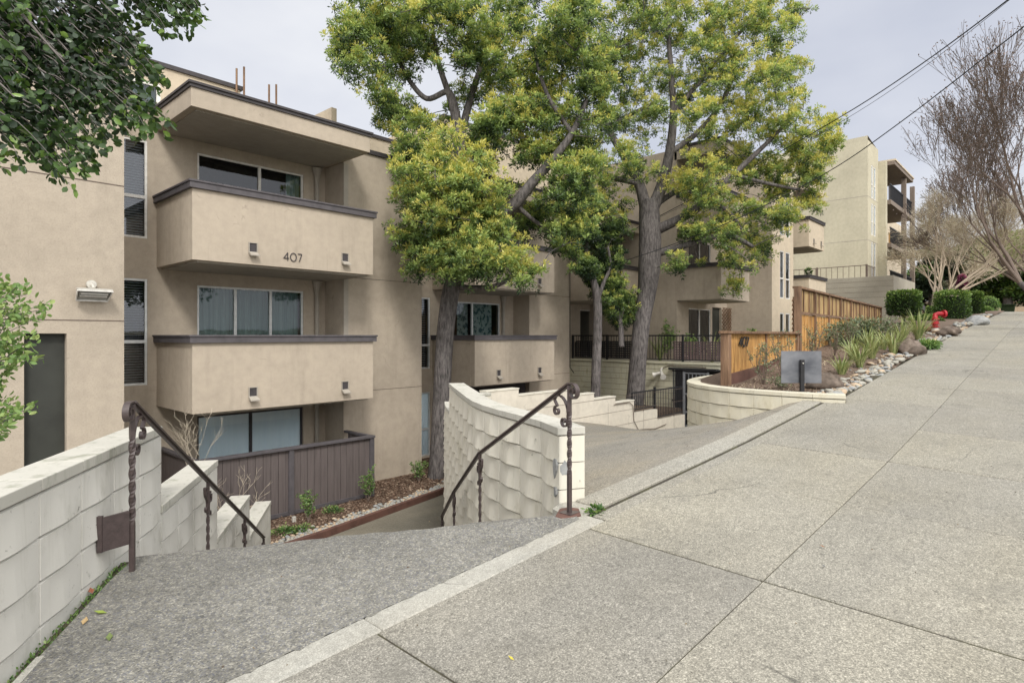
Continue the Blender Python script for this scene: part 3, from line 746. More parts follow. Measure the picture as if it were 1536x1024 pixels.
# planter wall
pw = thing('planter_wall', 'low yellowed block wall curving around the planter next to the sidewalk', 'wall', (8.95, 3, -1.1))
PW = [Vector(p) for p in ((8.97, 2.17), (8.86, 2.6), (8.84, 3.0), (8.87, 3.5), (9.02, 4.05), (9.45, 4.62), (10.1, 5.0), (10.9, 5.2), (12.0, 5.3))]
sp, _ = smooth_path([Vector((p.x, p.y, 0)) for p in PW], [1]*len(PW), 8); ppath = [Vector((p.x, p.y)) for p in sp]
block_wall(pw, ppath, lambda i: -.80, lambda i: [-1.2, -1.4, -1.6, -1.8, -2.0, -2.2, -2.4][min(i, 6)], 1, mat='paint3', capmat='paint3', D=.02)
# soil inside the planter, and the bed along the walk
def inner(p): return p
soil = MB(); pl = [(9.1, 2.3)]+[(p.x+.15, p.y-.02) for p in ppath[4:-10:4]]+[(13.0, 4.9), (14, 4.6), (14, 2.32)]
def zbed(x, y): 
    k = min(1, max(0, (x-9.6)/2.5)); lo = -.845; hi = zg(x, y)+.02+.05*math.sin(x*1.7)*math.sin(y*2.1)
    f = min(1, max(0, (y-2.3)/.3)); return (lo*(1-k)+hi*k)
vs = []; fs = []; nxx = 60; nyy = 10
for j in range(nyy+1):
    for i in range(nxx+1):
        x = 9.06+(44-9.06)*(i/nxx)**1.4; ymax = 4.9 if x > 10 else min(4.9, 4.0+(x-9.06)*.9); y = 2.31+(ymax-2.31)*j/nyy
        vs.append((x, y, zbed(x, y)+(0 if j else -.03)))
fs = [(j*(nxx+1)+i, j*(nxx+1)+i+1, (j+1)*(nxx+1)+i+1, (j+1)*(nxx+1)+i) for j in range(nyy) for i in range(nxx)]
struct(MB().add(vs, fs).build('planting_soil', M['soil'], smooth=True))

# white stepped wall beyond the driveway
ww = thing('stepped_wall', 'white painted wall stepping down along the far side of the driveway', 'wall', (13, 9.3, -2.6))
segs = [(778, -1.21), (852, -1.37), (891, -1.53), (923, -1.70), (951, -1.88)]; x0 = 9.25; wb = MB(); wc = MB()
for px, zt in segs:
    x1 = atY(px, 0, 9.3).x; wb.box(x0, x1, 9.3, 9.5, -3.7, zt-.03); wc.box(x0, x1+.01, 9.285, 9.515, zt-.03, zt); x0 = x1
xa = x0; xb = atY(986, 0, 9.3).x; xc = 18.55
wb.box(xa, xb, 9.3, 9.5, -3.7, -2.28); wb.box(xb, xc, 9.3, 9.5, -3.7, -2.62)
wb.build('wall', M['whitewall'], ww); wc.build('cap', M['paint2'], ww, bevel=.006)
gr = MB()
for z in (-1.75, -2.15, -2.55): gr.box(9.3, xc-.02, 9.296, 9.31, z, z+.008)
for x in np.arange(10.2, 18, 1.9): gr.box(x, x+.006, 9.2965, 9.31, -3.2, -1.9)
gr.build('joint_line', M['groove'], ww)
cb = MB(); cb.tube([(xa-1.1, 9.27, -1.93), (xa-.3, 9.27, -1.93), (xa-.1, 9.27, -2.05), (xa-.05, 9.27, -2.5), (xa+.2, 9.27, -2.78), (xa+1.2, 9.27, -2.86), (xb+.5, 9.27, -2.8)], .011, 6); cb.build('conduit', M['groove'], ww)
m = MB(); m.box(11.0, 18.79, 9.5, 11.4, -3.6, -2.45); struct(m.build('raised_soil', M['soil']))
rr = thing('ramp_railing', 'short black iron handrail on the lower end of the white stepped wall', 'railing', (16.5, 9.4, -2.3))
b = MB()
def rail_sec(xa, xb, z0, z1):
    for z in (z0+.05, z1): b.box(xa, xb, 9.375, 9.415, z-.018, z+.018)
    for x in np.arange(xa+.05, xb, .105): b.box(x-.008, x+.008, 9.387, 9.403, z0+.06, z1)
rail_sec(xa+.04, xb-.02, -2.24, -1.87+.18); rail_sec(xb, xc, -2.6, -1.70)
b.box(xb-.03, xb+.03, 9.365, 9.425, -2.6, -1.6); b.box(xa+.02, xa+.06, 9.37, 9.42, -2.27, -1.7); b.build('bars', M['black'], rr)

# ================================================================== APARTMENT BUILDING
bd = thing('apartment_building', 'long taupe stucco apartment building with stacked balconies and the number 407', 'building', (8, 13, -3.5))
def wallY(root, name, Y, X0, X1, Z0, Z1, holes=(), depth=.16, mat='stucco', face=-1):
    xs = sorted({X0, X1, *[h[0] for h in holes], *[h[1] for h in holes]}); zs = sorted({Z0, Z1, *[h[2] for h in holes], *[h[3] for h in holes]}); mb = MB()
    for a, b in zip(xs[:-1], xs[1:]):
        for c, d in zip(zs[:-1], zs[1:]):
            mx, mz = (a+b)/2, (c+d)/2
            if any(h[0] < mx < h[1] and h[2] < mz < h[3] for h in holes): continue
            mb.quad((a, Y, c), (b, Y, c), (b, Y, d), (a, Y, d))
    for h in holes:
        x0, x1, z0, z1 = h; mb.quad((x0, Y, z0), (x0, Y+depth, z0), (x0, Y+depth, z1), (x0, Y, z1)); mb.quad((x1, Y, z1), (x1, Y+depth, z1), (x1, Y+depth, z0), (x1, Y, z0))
        mb.quad((x0, Y, z1), (x0, Y+depth, z1), (x1, Y+depth, z1), (x1, Y, z1)); mb.quad((x0, Y, z0), (x1, Y, z0), (x1, Y+depth, z0), (x0, Y+depth, z0))
    return mb
ROOM = MB()
def window(root, x0, x1, z0, z1, Y, panels=2, fr='alu', inside='dark', split=None, fw=.04, vertical=False, depth=.05):
    """frame stands in the opening at plane Y; glass behind it"""
    f = MB(); y0, y1 = Y+depth, Y+depth+.05
    f.box(x0, x1, y0, y1, z0, z0+fw); f.box(x0, x1, y0, y1, z1-fw, z1); f.box(x0, x0+fw, y0, y1, z0+fw, z1-fw); f.box(x1-fw, x1, y0, y1, z0+fw, z1-fw)
    if vertical:
        zc = z0+(z1-z0)*(split or .42); f.box(x0+fw, x1-fw, y0-.004, y1, zc-.03, zc+.03)
    else:
        for k in range(1, panels):
            xc = x0+(x1-x0)*(split or k/panels); f.box(xc-.028, xc+.028, y0-.006, y1, z0+fw, z1-fw)
    w = f.build('window', M[fr], root)
    MB().quad((x0+fw, y0+.03, z0+fw), (x1-fw, y0+.03, z0+fw), (x1-fw, y0+.03, z1-fw), (x0+fw, y0+.03, z1-fw)).build('pane', M['glass2' if inside in ('roll', 'blind') else 'glass'], w)
    yb = Y+.17 if inside != 'roll' else Y+depth-.005; bk = MB(); bk.box(x0-.1, x1+.1, Y+.9, Y+.95, z0-.1, z1+.1); bk.box(x0-.1, x1+.1, Y+.19, Y+.9, z0-.14, z0-.1); bk.box(x0-.1, x1+.1, Y+.19, Y+.9, z1+.1, z1+.14)
    bk.box(x0-.14, x0-.1, Y+.19, Y+.9, z0-.1, z1+.1); bk.box(x1+.1, x1+.14, Y+.19, Y+.9, z0-.1, z1+.1); bk.build('room', M['room'], w)
    c = MB()
    def folds(a, b, zz0, zz1, amp=.02, step=.05, yy=yb+.05):
        n = max(2, int((b-a)/step)); vs = []; fs = []
        for i in range(n+1):
            x = a+(b-a)*i/n; y = yy+(amp if i % 2 else -amp); vs += [(x, y, zz0), (x, y, zz1)]
            if i: fs.append((2*i-2, 2*i, 2*i+1, 2*i-1))
        c.add(vs, fs)
    if inside == 'curtain': folds(x0, x0+(x1-x0)*.62, z0, z1); folds(x0+(x1-x0)*.62, x1, z0, z1, .02, .045); c.build('curtain', M['curtain'], w)
    elif inside == 'half': folds(x0+(x1-x0)*.86, x1, z0, z1); c.build('curtain', M['curtain'], w)
    elif inside == 'pattern': c.quad((x0+(x1-x0)*.5, yb, z0), (x1-(x1-x0)*.1, yb, z0), (x1-(x1-x0)*.1, yb, z1), (x0+(x1-x0)*.5, yb, z1)); folds(x0+(x1-x0)*.25, x0+(x1-x0)*.45, z0, z1); c.build('curtain', M['curtain2'], w)
    elif inside == 'roll': folds(x0, x1, z0, z1, .006, .09); c.build('blind', M['rollblind'], w)
    elif inside == 'blind':
        for z in np.arange(z0+.04, z1-.03, .05): c.add([(x0+.03, yb-.02, z+.012), (x1-.03, yb-.02, z+.012), (x1-.03, yb+.015, z-.008), (x0+.03, yb+.015, z-.008)], [(0, 1, 2, 3)])
        c.build('blind', M['blind'], w)
    return w
def scupper(parent, x, Y, z):
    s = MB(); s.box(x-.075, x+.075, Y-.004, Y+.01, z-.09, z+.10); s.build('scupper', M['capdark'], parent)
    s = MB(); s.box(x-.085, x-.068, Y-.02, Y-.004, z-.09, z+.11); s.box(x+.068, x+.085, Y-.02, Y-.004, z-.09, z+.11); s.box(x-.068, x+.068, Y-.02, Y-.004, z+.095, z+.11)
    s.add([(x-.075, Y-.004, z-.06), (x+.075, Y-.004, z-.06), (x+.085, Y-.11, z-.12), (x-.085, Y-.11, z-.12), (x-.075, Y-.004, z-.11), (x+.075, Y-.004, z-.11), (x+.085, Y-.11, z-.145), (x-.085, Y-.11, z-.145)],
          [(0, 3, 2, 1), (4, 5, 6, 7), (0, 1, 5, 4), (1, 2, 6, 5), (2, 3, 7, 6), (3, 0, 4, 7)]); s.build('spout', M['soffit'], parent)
def balcony(root, x0, x1, Y0, Y1, zb, zt, mat='stucco', cap='cap', scup=True):
    t = .16; m = MB(); zs = zb+.02
    m.box(x0, x1, Y0, Y0+t, zb, zt-.13); m.box(x0, x0+t, Y0+t, Y1, zb, zt-.13); m.box(x1-t, x1, Y0+t, Y1, zb, zt-.13)
    w = m.build('balcony', M[mat], root, bevel=.008)
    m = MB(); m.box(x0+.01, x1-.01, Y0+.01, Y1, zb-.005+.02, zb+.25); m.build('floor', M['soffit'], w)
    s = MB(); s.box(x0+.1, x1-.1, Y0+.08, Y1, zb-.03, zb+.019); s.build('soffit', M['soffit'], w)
    c = MB(); e = .055
    c.box(x0-e, x1+e, Y0-e, Y0+t+e, zt-.14, zt-.035); c.box(x0-e-.018, x1+e+.018, Y0-e-.018, Y0+t+e+.018, zt-.035, zt)
    c.box(x0-e, x0+t+e, Y0+t+e, Y1, zt-.139, zt-.035); c.box(x0-e-.018, x0+t+e+.018, Y0+t+e+.018, Y1, zt-.0355, zt-.0005)
    c.box(x1-t-e, x1+e, Y0+t+e, Y1, zt-.139, zt-.035); c.box(x1-t-e-.018, x1+e+.018, Y0+t+e+.018, Y1, zt-.0355, zt-.0005)
    c.build('cap', M[cap], w, bevel=.004)
    if scup:
        for f in ((.285, .81) if scup is True else scup): scupper(w, x0+(x1-x0)*f, Y0, zb+.30)
    return w
def canopy(root, x0, x1, Y0, Y1, zb, zt, mat='stucco'):
    m = MB(); m.box(x0, x1, Y0, Y1, zb, zt-.09); w = m.build('canopy', M[mat], root, bevel=.008)
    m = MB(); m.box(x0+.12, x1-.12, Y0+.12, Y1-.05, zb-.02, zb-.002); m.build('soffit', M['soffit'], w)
    c = MB(); c.box(x0-.03, x1+.03, Y0-.03, Y1, zt-.1, zt-.045); c.box(x0-.055, x1+.055, Y0-.055, Y1, zt-.045, zt); c.build('coping', M['capdark'], w, bevel=.004)
    return w
def downpipe(root, x, Y, z0, z1):
    m = MB(); m.tube([(x, Y-.06, z0), (x, Y-.06, z1-.35)], .05, 10); m.tube([(x, Y-.06, z1-.36), (x, Y-.06, z1-.25), (x, Y-.07, z1-.02)], [.052, .06, .12], 10); m.box(x-.07, x+.07, Y-.03, Y-.002, z0+.5, z0+.54); m.build('downpipe', M['soffit'], root, smooth=False)
TOP = 4.36
def coping(root, x0, x1, Y, z=TOP, dark=True):
    m = MB(); m.box(x0, x1, Y-.05, Y+.2, z-.1, z); m.build('coping', M['capdark'], root, bevel=.004)
# --- tower at far left
dx0, dx1 = atY(36, 0, 11).x, atY(100, 0, 11).x
w = wallY(bd, 'w', 11.0, -7, 2.83, -3.6, 4.3, [(dx0, dx1, -2.7, .03)], .2); 
w.quad((2.83, 11, -3.6), (2.83, 12.85, -3.6), (2.83, 12.85, 4.3), (2.83, 11, 4.3)); w.build('tower_wall', M['stucco2'], bd)
m = MB(); m.box(dx0, dx1, 11.13, 11.17, -2.7, .03); d = m.build('service_door', M['door'], bd); 
coping(bd, -7, 2.87, 11.0)
for z in (2.366, .23): MB().box(-7, 2.831, 10.996, 11.01, z-.008, z+.008).build('control_joint', M['groove'], bd)
# --- recess wall of the first stack
D1 = 12.85
wx0, wx1 = atY(296, 0, D1).x, atY(455, 0, D1).x
nx0, nx1 = atY(186, 0, D1).x-.42, atY(221, 0, D1).x
holes = [(wx0, wx1, -1.07, 1.01), (wx0, wx1, 1.58, 3.68), (wx0, wx1, -3.68, -1.63), (nx0, nx1, -.94, 1.07), (nx0, nx1, 1.84, 3.70)]
wallY(bd, 'w', D1, 2.83, 7.43, -3.7, 4.26, holes).build('recess_wall', M['stucco'], bd)
coping(bd, 2.83, 3.86, D1, 4.46-.05)
window(bd, wx0, wx1, -1.07, 1.01, D1, 3, 'alu', 'curtain', depth=.02)
window(bd, wx0, wx1, 1.58, 3.68, D1, 2, 'whiteframe', 'half', split=.56, depth=.02)
window(bd, wx0, wx1, -3.68, -1.63, D1, 2, 'capdark', 'roll', split=.48, depth=.04)
window(bd, nx0, nx1, -.94, 1.07, D1, 1, 'alu', 'blind', vertical=True, split=.41, depth=.01)
window(bd, nx0, nx1, 1.84, 3.70, D1, 1, 'whiteframe', 'blind', vertical=True, split=.42, depth=.01)
# extra mullions of the middle slider
BX0, BX1, D3 = 3.845, 7.50, 11.0
b2 = balcony(bd, BX0, BX1, D3, D1, 1.30, 2.67)
b1 = balcony(bd, BX0, BX1, D3, D1, -1.355, 0.01)
canopy(bd, BX0-.02, 7.42, D3, D1+.1, 3.93, 4.36)
downpipe(bd, 7.18, D1, -3.6, -1.34); downpipe(bd, 7.18, D1, -1.1, 1.28); downpipe(bd, 7.18, D1, 1.5, 3.9)
# house number 407
def digits(parent, x, Y, z, h, mat, bold=.012, dy=.012, slant=0):
    w = h*.62; k = MB()
    def seg(pts):
        k.sweep([(x+slant*(b)+a, Y-dy, z+b) for a, b in pts], (0, 1, 0), .012, bold)
    seg([(w*.78, 0), (w*.78, h)]); seg([(w*.78, h), (0, h*.32)]); seg([(-.01, h*.30), (w*1.05, h*.30)])
    cx = w*2.0; seg([(cx+w*.62*math.cos(a), h*.5+h*.5*math.sin(a)) for a in np.linspace(0, 2*PI, 25)])
    ax = w*2.95; seg([(ax, h*.97), (ax+w*.85, h*.97)]); seg([(ax+w*.85, h*.97), (ax+w*.3, 0)])
    return k.build('house_number', M[mat], parent)
p = atY(425.5, 390.5, D3); digits(b2, p.x, D3, p.z, .155, 'capdark', .014)
# --- bay 2
D2 = 12.05; BA, BB = 7.42, 9.67
w = wallY(bd, 'w', D2, BA, BB, -3.7, 4.26); w.quad((BA, D2+.9, -3.7), (BA, D2, -3.7), (BA, D2, 4.26), (BA, D2+.9, 4.26)); w.quad((BB, D2, -3.7), (BB, D2+1.4, -3.7), (BB, D2+1.4, 4.26), (BB, D2, 4.26)); w.build('bay_wall', M['stucco'], bd)
coping(bd, BA+.02, BB+.03, D2)
m = MB(); m.box(BA+.0, BA+.12, D2-.012, D2-.001, -1.3, 3.9); m.build('corner_trim', M['soffit'], bd)
for z in (1.325, -1.29): MB().box(BA+.002, BB, D2-.004, D2+.01, z-.006, z+.006).build('control_joint', M['groove'], bd)
# --- second stack
E1 = 13.3; E3 = 11.55; ex0, ex1 = 11.06, 14.44
vx0, vx1 = atY(683, 0, E1).x, atY(750, 0, E1).x
vx0 = atY(671, 0, E1).x
sx0, sx1 = atY(634, 0, E1).x-.3, atY(645, 0, E1).x
holes = [(vx0, vx1, -1.07, 1.01), (vx0, vx1, 1.58, 3.66), (vx0, vx1, -3.68, -1.63), (sx0, sx1, -.94, 1.07), (sx0, sx1, 1.84, 3.7), (sx0, sx1, -3.4, -1.6)]
wallY(bd, 'w', E1, BB, 14.5, -3.7, 4.26, holes).build('recess_wall', M['stucco'], bd)
window(bd, vx0, vx1, -1.07, 1.01, E1, 2, 'alu', 'pattern', split=.46, depth=.02); window(bd, vx0, vx1, 1.58, 3.66, E1, 2, 'alu', 'half', depth=.02); window(bd, vx0, vx1, -3.68, -1.63, E1, 2, 'alu', 'roll', depth=.02)
window(bd, sx0, sx1, -.94, 1.07, E1, 1, 'alu', 'blind', vertical=True, split=.33, depth=.01); window(bd, sx0, sx1, 1.84, 3.7, E1, 1, 'alu', 'blind', vertical=True, depth=.01); window(bd, sx0, sx1, -3.4, -1.6, E1, 1, 'alu', 'roll', vertical=True, depth=.01)
balcony(bd, ex0, ex1, E3, E1, 1.30, 2.67, scup=(.27, .79)); balcony(bd, ex0, ex1, E3, E1, -1.355, .01, scup=(.27, .79)); canopy(bd, ex0, ex1, E3, E1+.1, 3.93, 4.36)
downpipe(bd, 13.95, E1, -1.1, 1.28); downpipe(bd, 13.95, E1, 1.5, 3.9); downpipe(bd, 13.95, E1, -3.6, -1.34)
m = MB(); m.box(11.3, 14.4, E1-.6, E1-.55, -3.6, -1.45); m.build('basement_panel', M['capdark'], bd)
# --- bay 3
G2 = 12.6; GA, GB = 14.48, 16.6
w = wallY(bd, 'w', G2, GA, GB, -3.7, 4.26); w.quad((GA, G2+.9, -3.7), (GA, G2, -3.7), (GA, G2, 4.26), (GA, G2+.9, 4.26)); w.quad((GB, G2, -3.7), (GB, 14.5, -3.7), (GB, 14.5, 4.26), (GB, G2, 4.26)); w.build('bay_wall', M['stucco'], bd)
coping(bd, GA, GB+.03, G2)
for z in (1.325, -1.29): MB().box(GA+.002, GB, G2-.004, G2+.01, z-.006, z+.006).build('control_joint', M['groove'], bd)
m = MB(); m.tube([(GB-.02, G2-.03, 4.2), (GB-.02, G2-.03, -1.1), (GB+.2, G2-.03, -1.3)], .014, 6); m.build('cable', M['black'], bd)
# --- third stack on the terrace
DK = -.9; U3 = 14.5
gx0, gx1 = atY(870, 0, U3).x, atY(914, 0, U3).x
holes = [(gx0, gx1, DK+.02, 1.05), (gx0, gx1, 1.6, 3.66)]
wallY(bd, 'w', U3, GB, 20.5, -3.7, 4.3, holes).build('recess_wall', M['stucco'], bd)
window(bd, gx0, gx1, DK+.02, 1.05, U3, 2, 'whiteframe', 'half', depth=.02); window(bd, gx0, gx1, 1.6, 3.66, U3, 2, 'whiteframe', 'half', depth=.02)
balcony(bd, 18.06, 20.48, 12.1, U3, 1.29, 2.62, cap='capdark', scup=(.5,)); canopy(bd, 18.0, 20.48, 12.1, U3+.1, 3.93, 4.36)
# --- forward block (fourth stack)
XF = 20.5; TOP2 = 7.0
w = MB(); w.quad((XF, 16, -3.7), (XF, 10.6, -3.7), (XF, 10.6, TOP2-.1), (XF, 16, TOP2-.1)); w.build('return_wall', M['stucco'], bd)
hx0, hx1 = atY(1033, 0, 10.6).x, atY(1066, 0, 10.6).x
holes = [(hx0, hx1, DK+.02, 1.05), (hx0, hx1, 1.7, 3.7), (hx0, hx1, 4.3, 6.3), (hx1+.15, hx1+1.05, DK+.02, 1.15)]
wallY(bd, 'w', 10.6, XF, 25.0, -3.7, TOP2-.1, holes).build('recess_wall', M['stucco'], bd)
for a, b_ in ((DK+.02, 1.05), (1.7, 3.7), (4.3, 6.3)): window(bd, hx0, hx1, a, b_, 10.6, 2, 'whiteframe', 'dark', depth=.02)
m = MB(); m.box(hx1+.15, hx1+1.05, 10.7, 10.74, DK+.02, 1.15); m.build('entry_door', M['door'], bd)
for zb in (1.29, 3.93): balcony(bd, XF, 23.06, 8.9, 10.6, zb, zb+1.30, cap='capdark', scup=(.4,))
canopy(bd, XF, 23.1, 8.9, 10.7, 6.5, TOP2)
def lattice(parent, x0, x1, Y, z0, z1, step=.13, axis='x', name='lattice', mat='post'):
    m = MB(); W = x1-x0; Hh = z1-z0
    for sgn in (1, -1):
        k = -Hh
        while k < W+Hh:
            # line u = k + sgn*v
            v0, v1 = 0, Hh; u0 = k if sgn > 0 else k; u1 = k+Hh if sgn > 0 else k-Hh
            pts = []
            n = 1
            a, b2 = (u0, v0), (u1, v1)
            # clip to 0..W
            def cl(a, b, lim, lo):
                (ua, va), (ub, vb) = a, b
                ina = ua >= lim if lo else ua <= lim; inb = ub >= lim if lo else ub <= lim
                if ina and inb: return a, b
                if not ina and not inb: return None
                t = (lim-ua)/(ub-ua); c = (lim, va+(vb-va)*t); return (a, c) if ina else (c, b)
            r = cl(a, b2, 0, True)
            if r: r = cl(*r, W, False)
            if r and abs(r[0][1]-r[1][1]) > .03:
                (ua, va), (ub, vb) = r; off = .006*sgn
                if axis == 'x': m.beam((x0+ua, Y+off, z0+va), (x0+ub, Y+off, z0+vb), .010, .03, (0, 1, 0))
                else: m.beam((Y+off, x0+ua, z0+va), (Y+off, x0+ub, z0+vb), .010, .03, (1, 0, 0))
            k += step
    return m.build(name, M[mat], parent)
lattice(bd, 24.1, 25.0, 10.42, DK, 1.15, .16)
# --- bay 4 and fifth stack
B4 = 8.74; b4x = 27.6
w1x0, w1x1 = atY(1170, 0, B4).x, atY(1176, 0, B4).x; w2x0, w2x1 = atY(1178.5, 0, B4).x, atY(1185, 0, B4).x
holes = [(w1x0, w1x1, 1.55, 3.55), (w2x0, w2x1, 1.55, 3.55), (w1x0, w1x1, -.8, .95), (w2x0, w2x1, -.8, .95), (w1x0, w1x1, 4.2, 6.2), (w2x0, w2x1, 4.2, 6.2)]
w = wallY(bd, 'w', B4, 25.0, b4x, -3.7, TOP2-.1, holes); w.build('bay_wall', M['stucco3'], bd)
w = MB(); w.quad((25.0, 10.6, -3.7), (25.0, B4, -3.7), (25.0, B4, TOP2-.1), (25.0, 10.6, TOP2-.1)); w.build('return_wall', M['stucco'], bd)
for h in holes: window(bd, *h, B4, 1, 'whiteframe', 'dark', vertical=True, fw=.05, depth=.01)
coping(bd, 25.0, b4x, B4, TOP2)
wallY(bd, 'w', 10.2, b4x, 31.0, -3.7, TOP2-.1).build('recess_wall', M['stucco3'], bd)
w = MB(); w.quad((b4x, B4, -3.7), (b4x, 10.2, -3.7), (b4x, 10.2, TOP2-.1), (b4x, B4, TOP2-.1)); w.quad((31, 10.2, -3.7), (31, 22, -3.7), (31, 22, TOP2-.1), (31, 10.2, TOP2-.1)); w.build('return_wall', M['stucco3'], bd)
balcony(bd, 28.3, 30.5, 8.3, 10.2, 3.93, 5.25, mat='stucco3', cap='capdark', scup=(.3, .8)); 
balcony(bd, 28.3, 30.8, 8.3, 10.2, -.6, 2.68, mat='stucco3', cap='capdark', scup=False)
canopy(bd, 28.3, 30.5, 8.3, 10.3, 6.45, TOP2, mat='stucco3')
# --- roofs and set-back upper storey
m = MB(); m.box(-7, 20.4, 14.0, 24, 4.1, 4.2); m.box(-7, 2.8, 11.05, 14.0, 4.1, 4.2); m.box(2.86, 7.4, 12.95, 14, 4.1, 4.2); m.box(7.5, 9.6, 12.2, 14, 4.1, 4.2); m.box(9.7, 14.4, 13.4, 14, 4.1, 4.2); m.box(14.55, 16.5, 12.7, 14, 4.1, 4.2); m.box(20.55, 30.9, 10.8, 24, 6.8, 6.85); m.box(25.1, 27.5, 8.9, 10.8, 6.8, 6.85); m.box(-7, 31, 24, 24.1, -3.7, 4.1)
m.build('roof', M['board'], bd)
m = MB(); px0, px1 = atY(190, 0, 15).x-.5, atY(241, 0, 15).x
w = wallY(bd, 'w', 15.0, -7, 6.35, 4.2, 6.05, [(px0, px1, 4.75, 5.66)]); w.quad((6.35, 15, 4.2), (6.35, 21, 4.2), (6.35, 21, 6.05), (6.35, 15, 6.05)); w.quad((-7, 15, 6.05), (6.35, 15, 6.05), (6.35, 21, 6.05), (-7, 21, 6.05)); w.build('upper_storey', M['stucco3'], bd)
window(bd, px0, px1, 4.75, 5.66, 15.0, 1, 'whiteframe', 'curtain', fw=.08, depth=.01)
coping(bd, -7, 6.4, 15.0, 6.15)
w = MB(); w.box(7.5, 13.3, 15.5, 21, 4.2, 6.02); w.build('upper_storey', M['stucco3'], bd); coping(bd, 7.46, 13.3, 15.5, 6.12)
w = MB(); w.box(13.3, 20.5, 15.4, 22, 4.2, 7.35); w.build('upper_storey', M['stucco3'], bd); coping(bd, 13.26, 20.5, 15.4, 7.45)
w = MB(); w.box(8.27, 8.42, 14.0, 15.5, 4.2, 5.92); w.build('fin_wall', M['stucco3'], bd)
for x, zt, Y in ((6.22, 6.52, 14.9), (6.40, 6.62, 14.9), (7.08, 6.42, 15), (7.27, 6.48, 15)):
    m = MB(); m.tube([(x, Y, 4.2), (x, Y, zt)], .026, 8); m.build('vent_pipe', M['post'], bd)

# wall lamp on the tower
wl = thing('wall_floodlight', 'beige rectangular floodlight mounted on the tower wall above the dark door', 'wall light', (2.5, 10.8, .5))
p0 = atY(115.5, 432, 10.75); p1 = atY(168, 450, 10.75); lx0, lx1 = p0.x, p1.x; zt = p0.z; 
yb_, yf_ = 10.92, 10.70
m = MB(); m.quad((lx0+.02, yb_, zt+.02), (lx1-.02, yb_, zt+.02), (lx1, yf_, zt), (lx0, yf_, zt)); m.quad((lx0+.02, yb_, zt+.02), (lx0, yf_, zt), (lx0, yf_, zt-.03), (lx0+.02, yb_, zt-.17)); m.quad((lx1-.02, yb_, zt+.02), (lx1, yf_, zt), (lx1, yf_, zt-.03), (lx1-.02, yb_, zt-.17))
m.quad((lx0+.02, yb_, zt+.02), (lx1-.02, yb_, zt+.02), (lx1-.02, yb_, zt-.17), (lx0+.02, yb_, zt-.17)); m.quad((lx0, yf_, zt), (lx1, yf_, zt), (lx1, yf_, zt-.03), (lx0, yf_, zt-.03)); m.build('housing', M['lampmetal'], wl)
m = MB(); m.quad((lx0+.03, yf_+.03, zt-.045), (lx1-.03, yf_+.03, zt-.045), (lx1-.04, yb_-.01, zt-.155), (lx0+.04, yb_-.01, zt-.155)); m.build('lens', M['lampglass'], wl)
m = MB(); a0, a1, a2, a3 = (lx0, yf_, zt-.032), (lx1, yf_, zt-.032), (lx1-.02, yb_, zt-.172), (lx0+.02, yb_, zt-.172)
for a, b_ in ((a0, a1), (a1, a2), (a2, a3), (a3, a0)): m.beam(a, b_, .016, .02)
for k in (.35, .6): m.tube([(lx0+.05, yf_+(yb_-yf_)*k-.012, zt-.035-.12*k), (lx1-.05, yf_+(yb_-yf_)*k-.012, zt-.035-.12*k)], .010, 6)
m.build('rim', M['whiteframe'], wl)
m = MB(); cx = (lx0+lx1)/2; m.tube([(cx, 10.998, zt+.08), (cx, 10.93, zt+.08)], .065, 16); m.tube([(cx, 10.93, zt+.08), (cx, 10.85, zt+.05), (cx, 10.80, zt+.01)], .022, 8); m.build('bracket', M['lampmetal'], wl)

# ================================================================== PATIO FENCE
pf = thing('patio_fence', 'dark brown board patio fence below the number 407 balcony', 'fence', (7.4, 11, -3.5))
fb = MB(); X0, X1 = 3.9, 7.44; n = int((X1-X0)/.145)
for i in range(n):
    a = X0+(X1-X0)*i/n; b_ = a+(X1-X0)/n; fb.box(a+.004, b_-.004, 11.0, 11.02+.002*(i % 2), -3.46, -2.2)
n = 12
for i in range(n):
    a = 11.04+(12.8-11.04)*i/n; b_ = a+1.76/n; fb.box(3.9, 3.92, a+.004, b_-.004, -3.46, -2.2); fb.box(7.46, 7.48, a+.004, min(b_, 12.0)-.004 if a < 11.9 else a+.005, -3.46, -2.2)
fb.build('boards', M['brownfence'], pf)
for x in (3.9, 5.62, 7.45): MB().box(x-.05, x+.05, 10.95, 11.05, -3.5, -2.155 if x > 7 else -2.2).build('post', M['cap'], pf, bevel=.005)
m = MB(); m.box(3.86, 7.51, 10.93, 11.07, -2.20, -2.15); m.box(3.86, 3.97, 11.07, 12.84, -2.20, -2.151); m.box(7.42, 7.51, 11.07, 12.04, -2.20, -2.151); m.box(3.9, 7.45, 10.985, 11.0, -3.46, -3.38); m.build('top_rail', M['cap'], pf, bevel=.005)
m = MB(); m.box(3.9, 7.4, 11.03, 11.06, -3.5, -2.2); m.build('backing', M['capdark'], pf)

# garden bed with curb
bedpoly = [(3.0, 9.2), (5.47, 9.48), (8.8, 10.2), (12.5, 11.0), (12.5, 13.4), (9.6, 13.4), (9.6, 12.08), (7.4, 12.08), (7.5, 10.94), (3.0, 10.94)]
m = MB(); m.prism(bedpoly, LOW-.02, LOW+.045); struct(m.build('garden_bed', M['mulch']))
m = MB(); m.beam((4.2, 9.26, LOW+.06), (5.47, 9.46, LOW+.06), .09, .13); m.beam((5.47, 9.46, LOW+.06), (8.8, 10.15, LOW+.06), .09, .13); m.beam((8.8, 10.15, LOW+.06), (12.4, 10.95, LOW+.06), .09, .13)
o = m.build('timber_edging', M['redwood'], bevel=.006); tag(o, 'long red brown timber edging between the garden bed and lower path', 'edging')
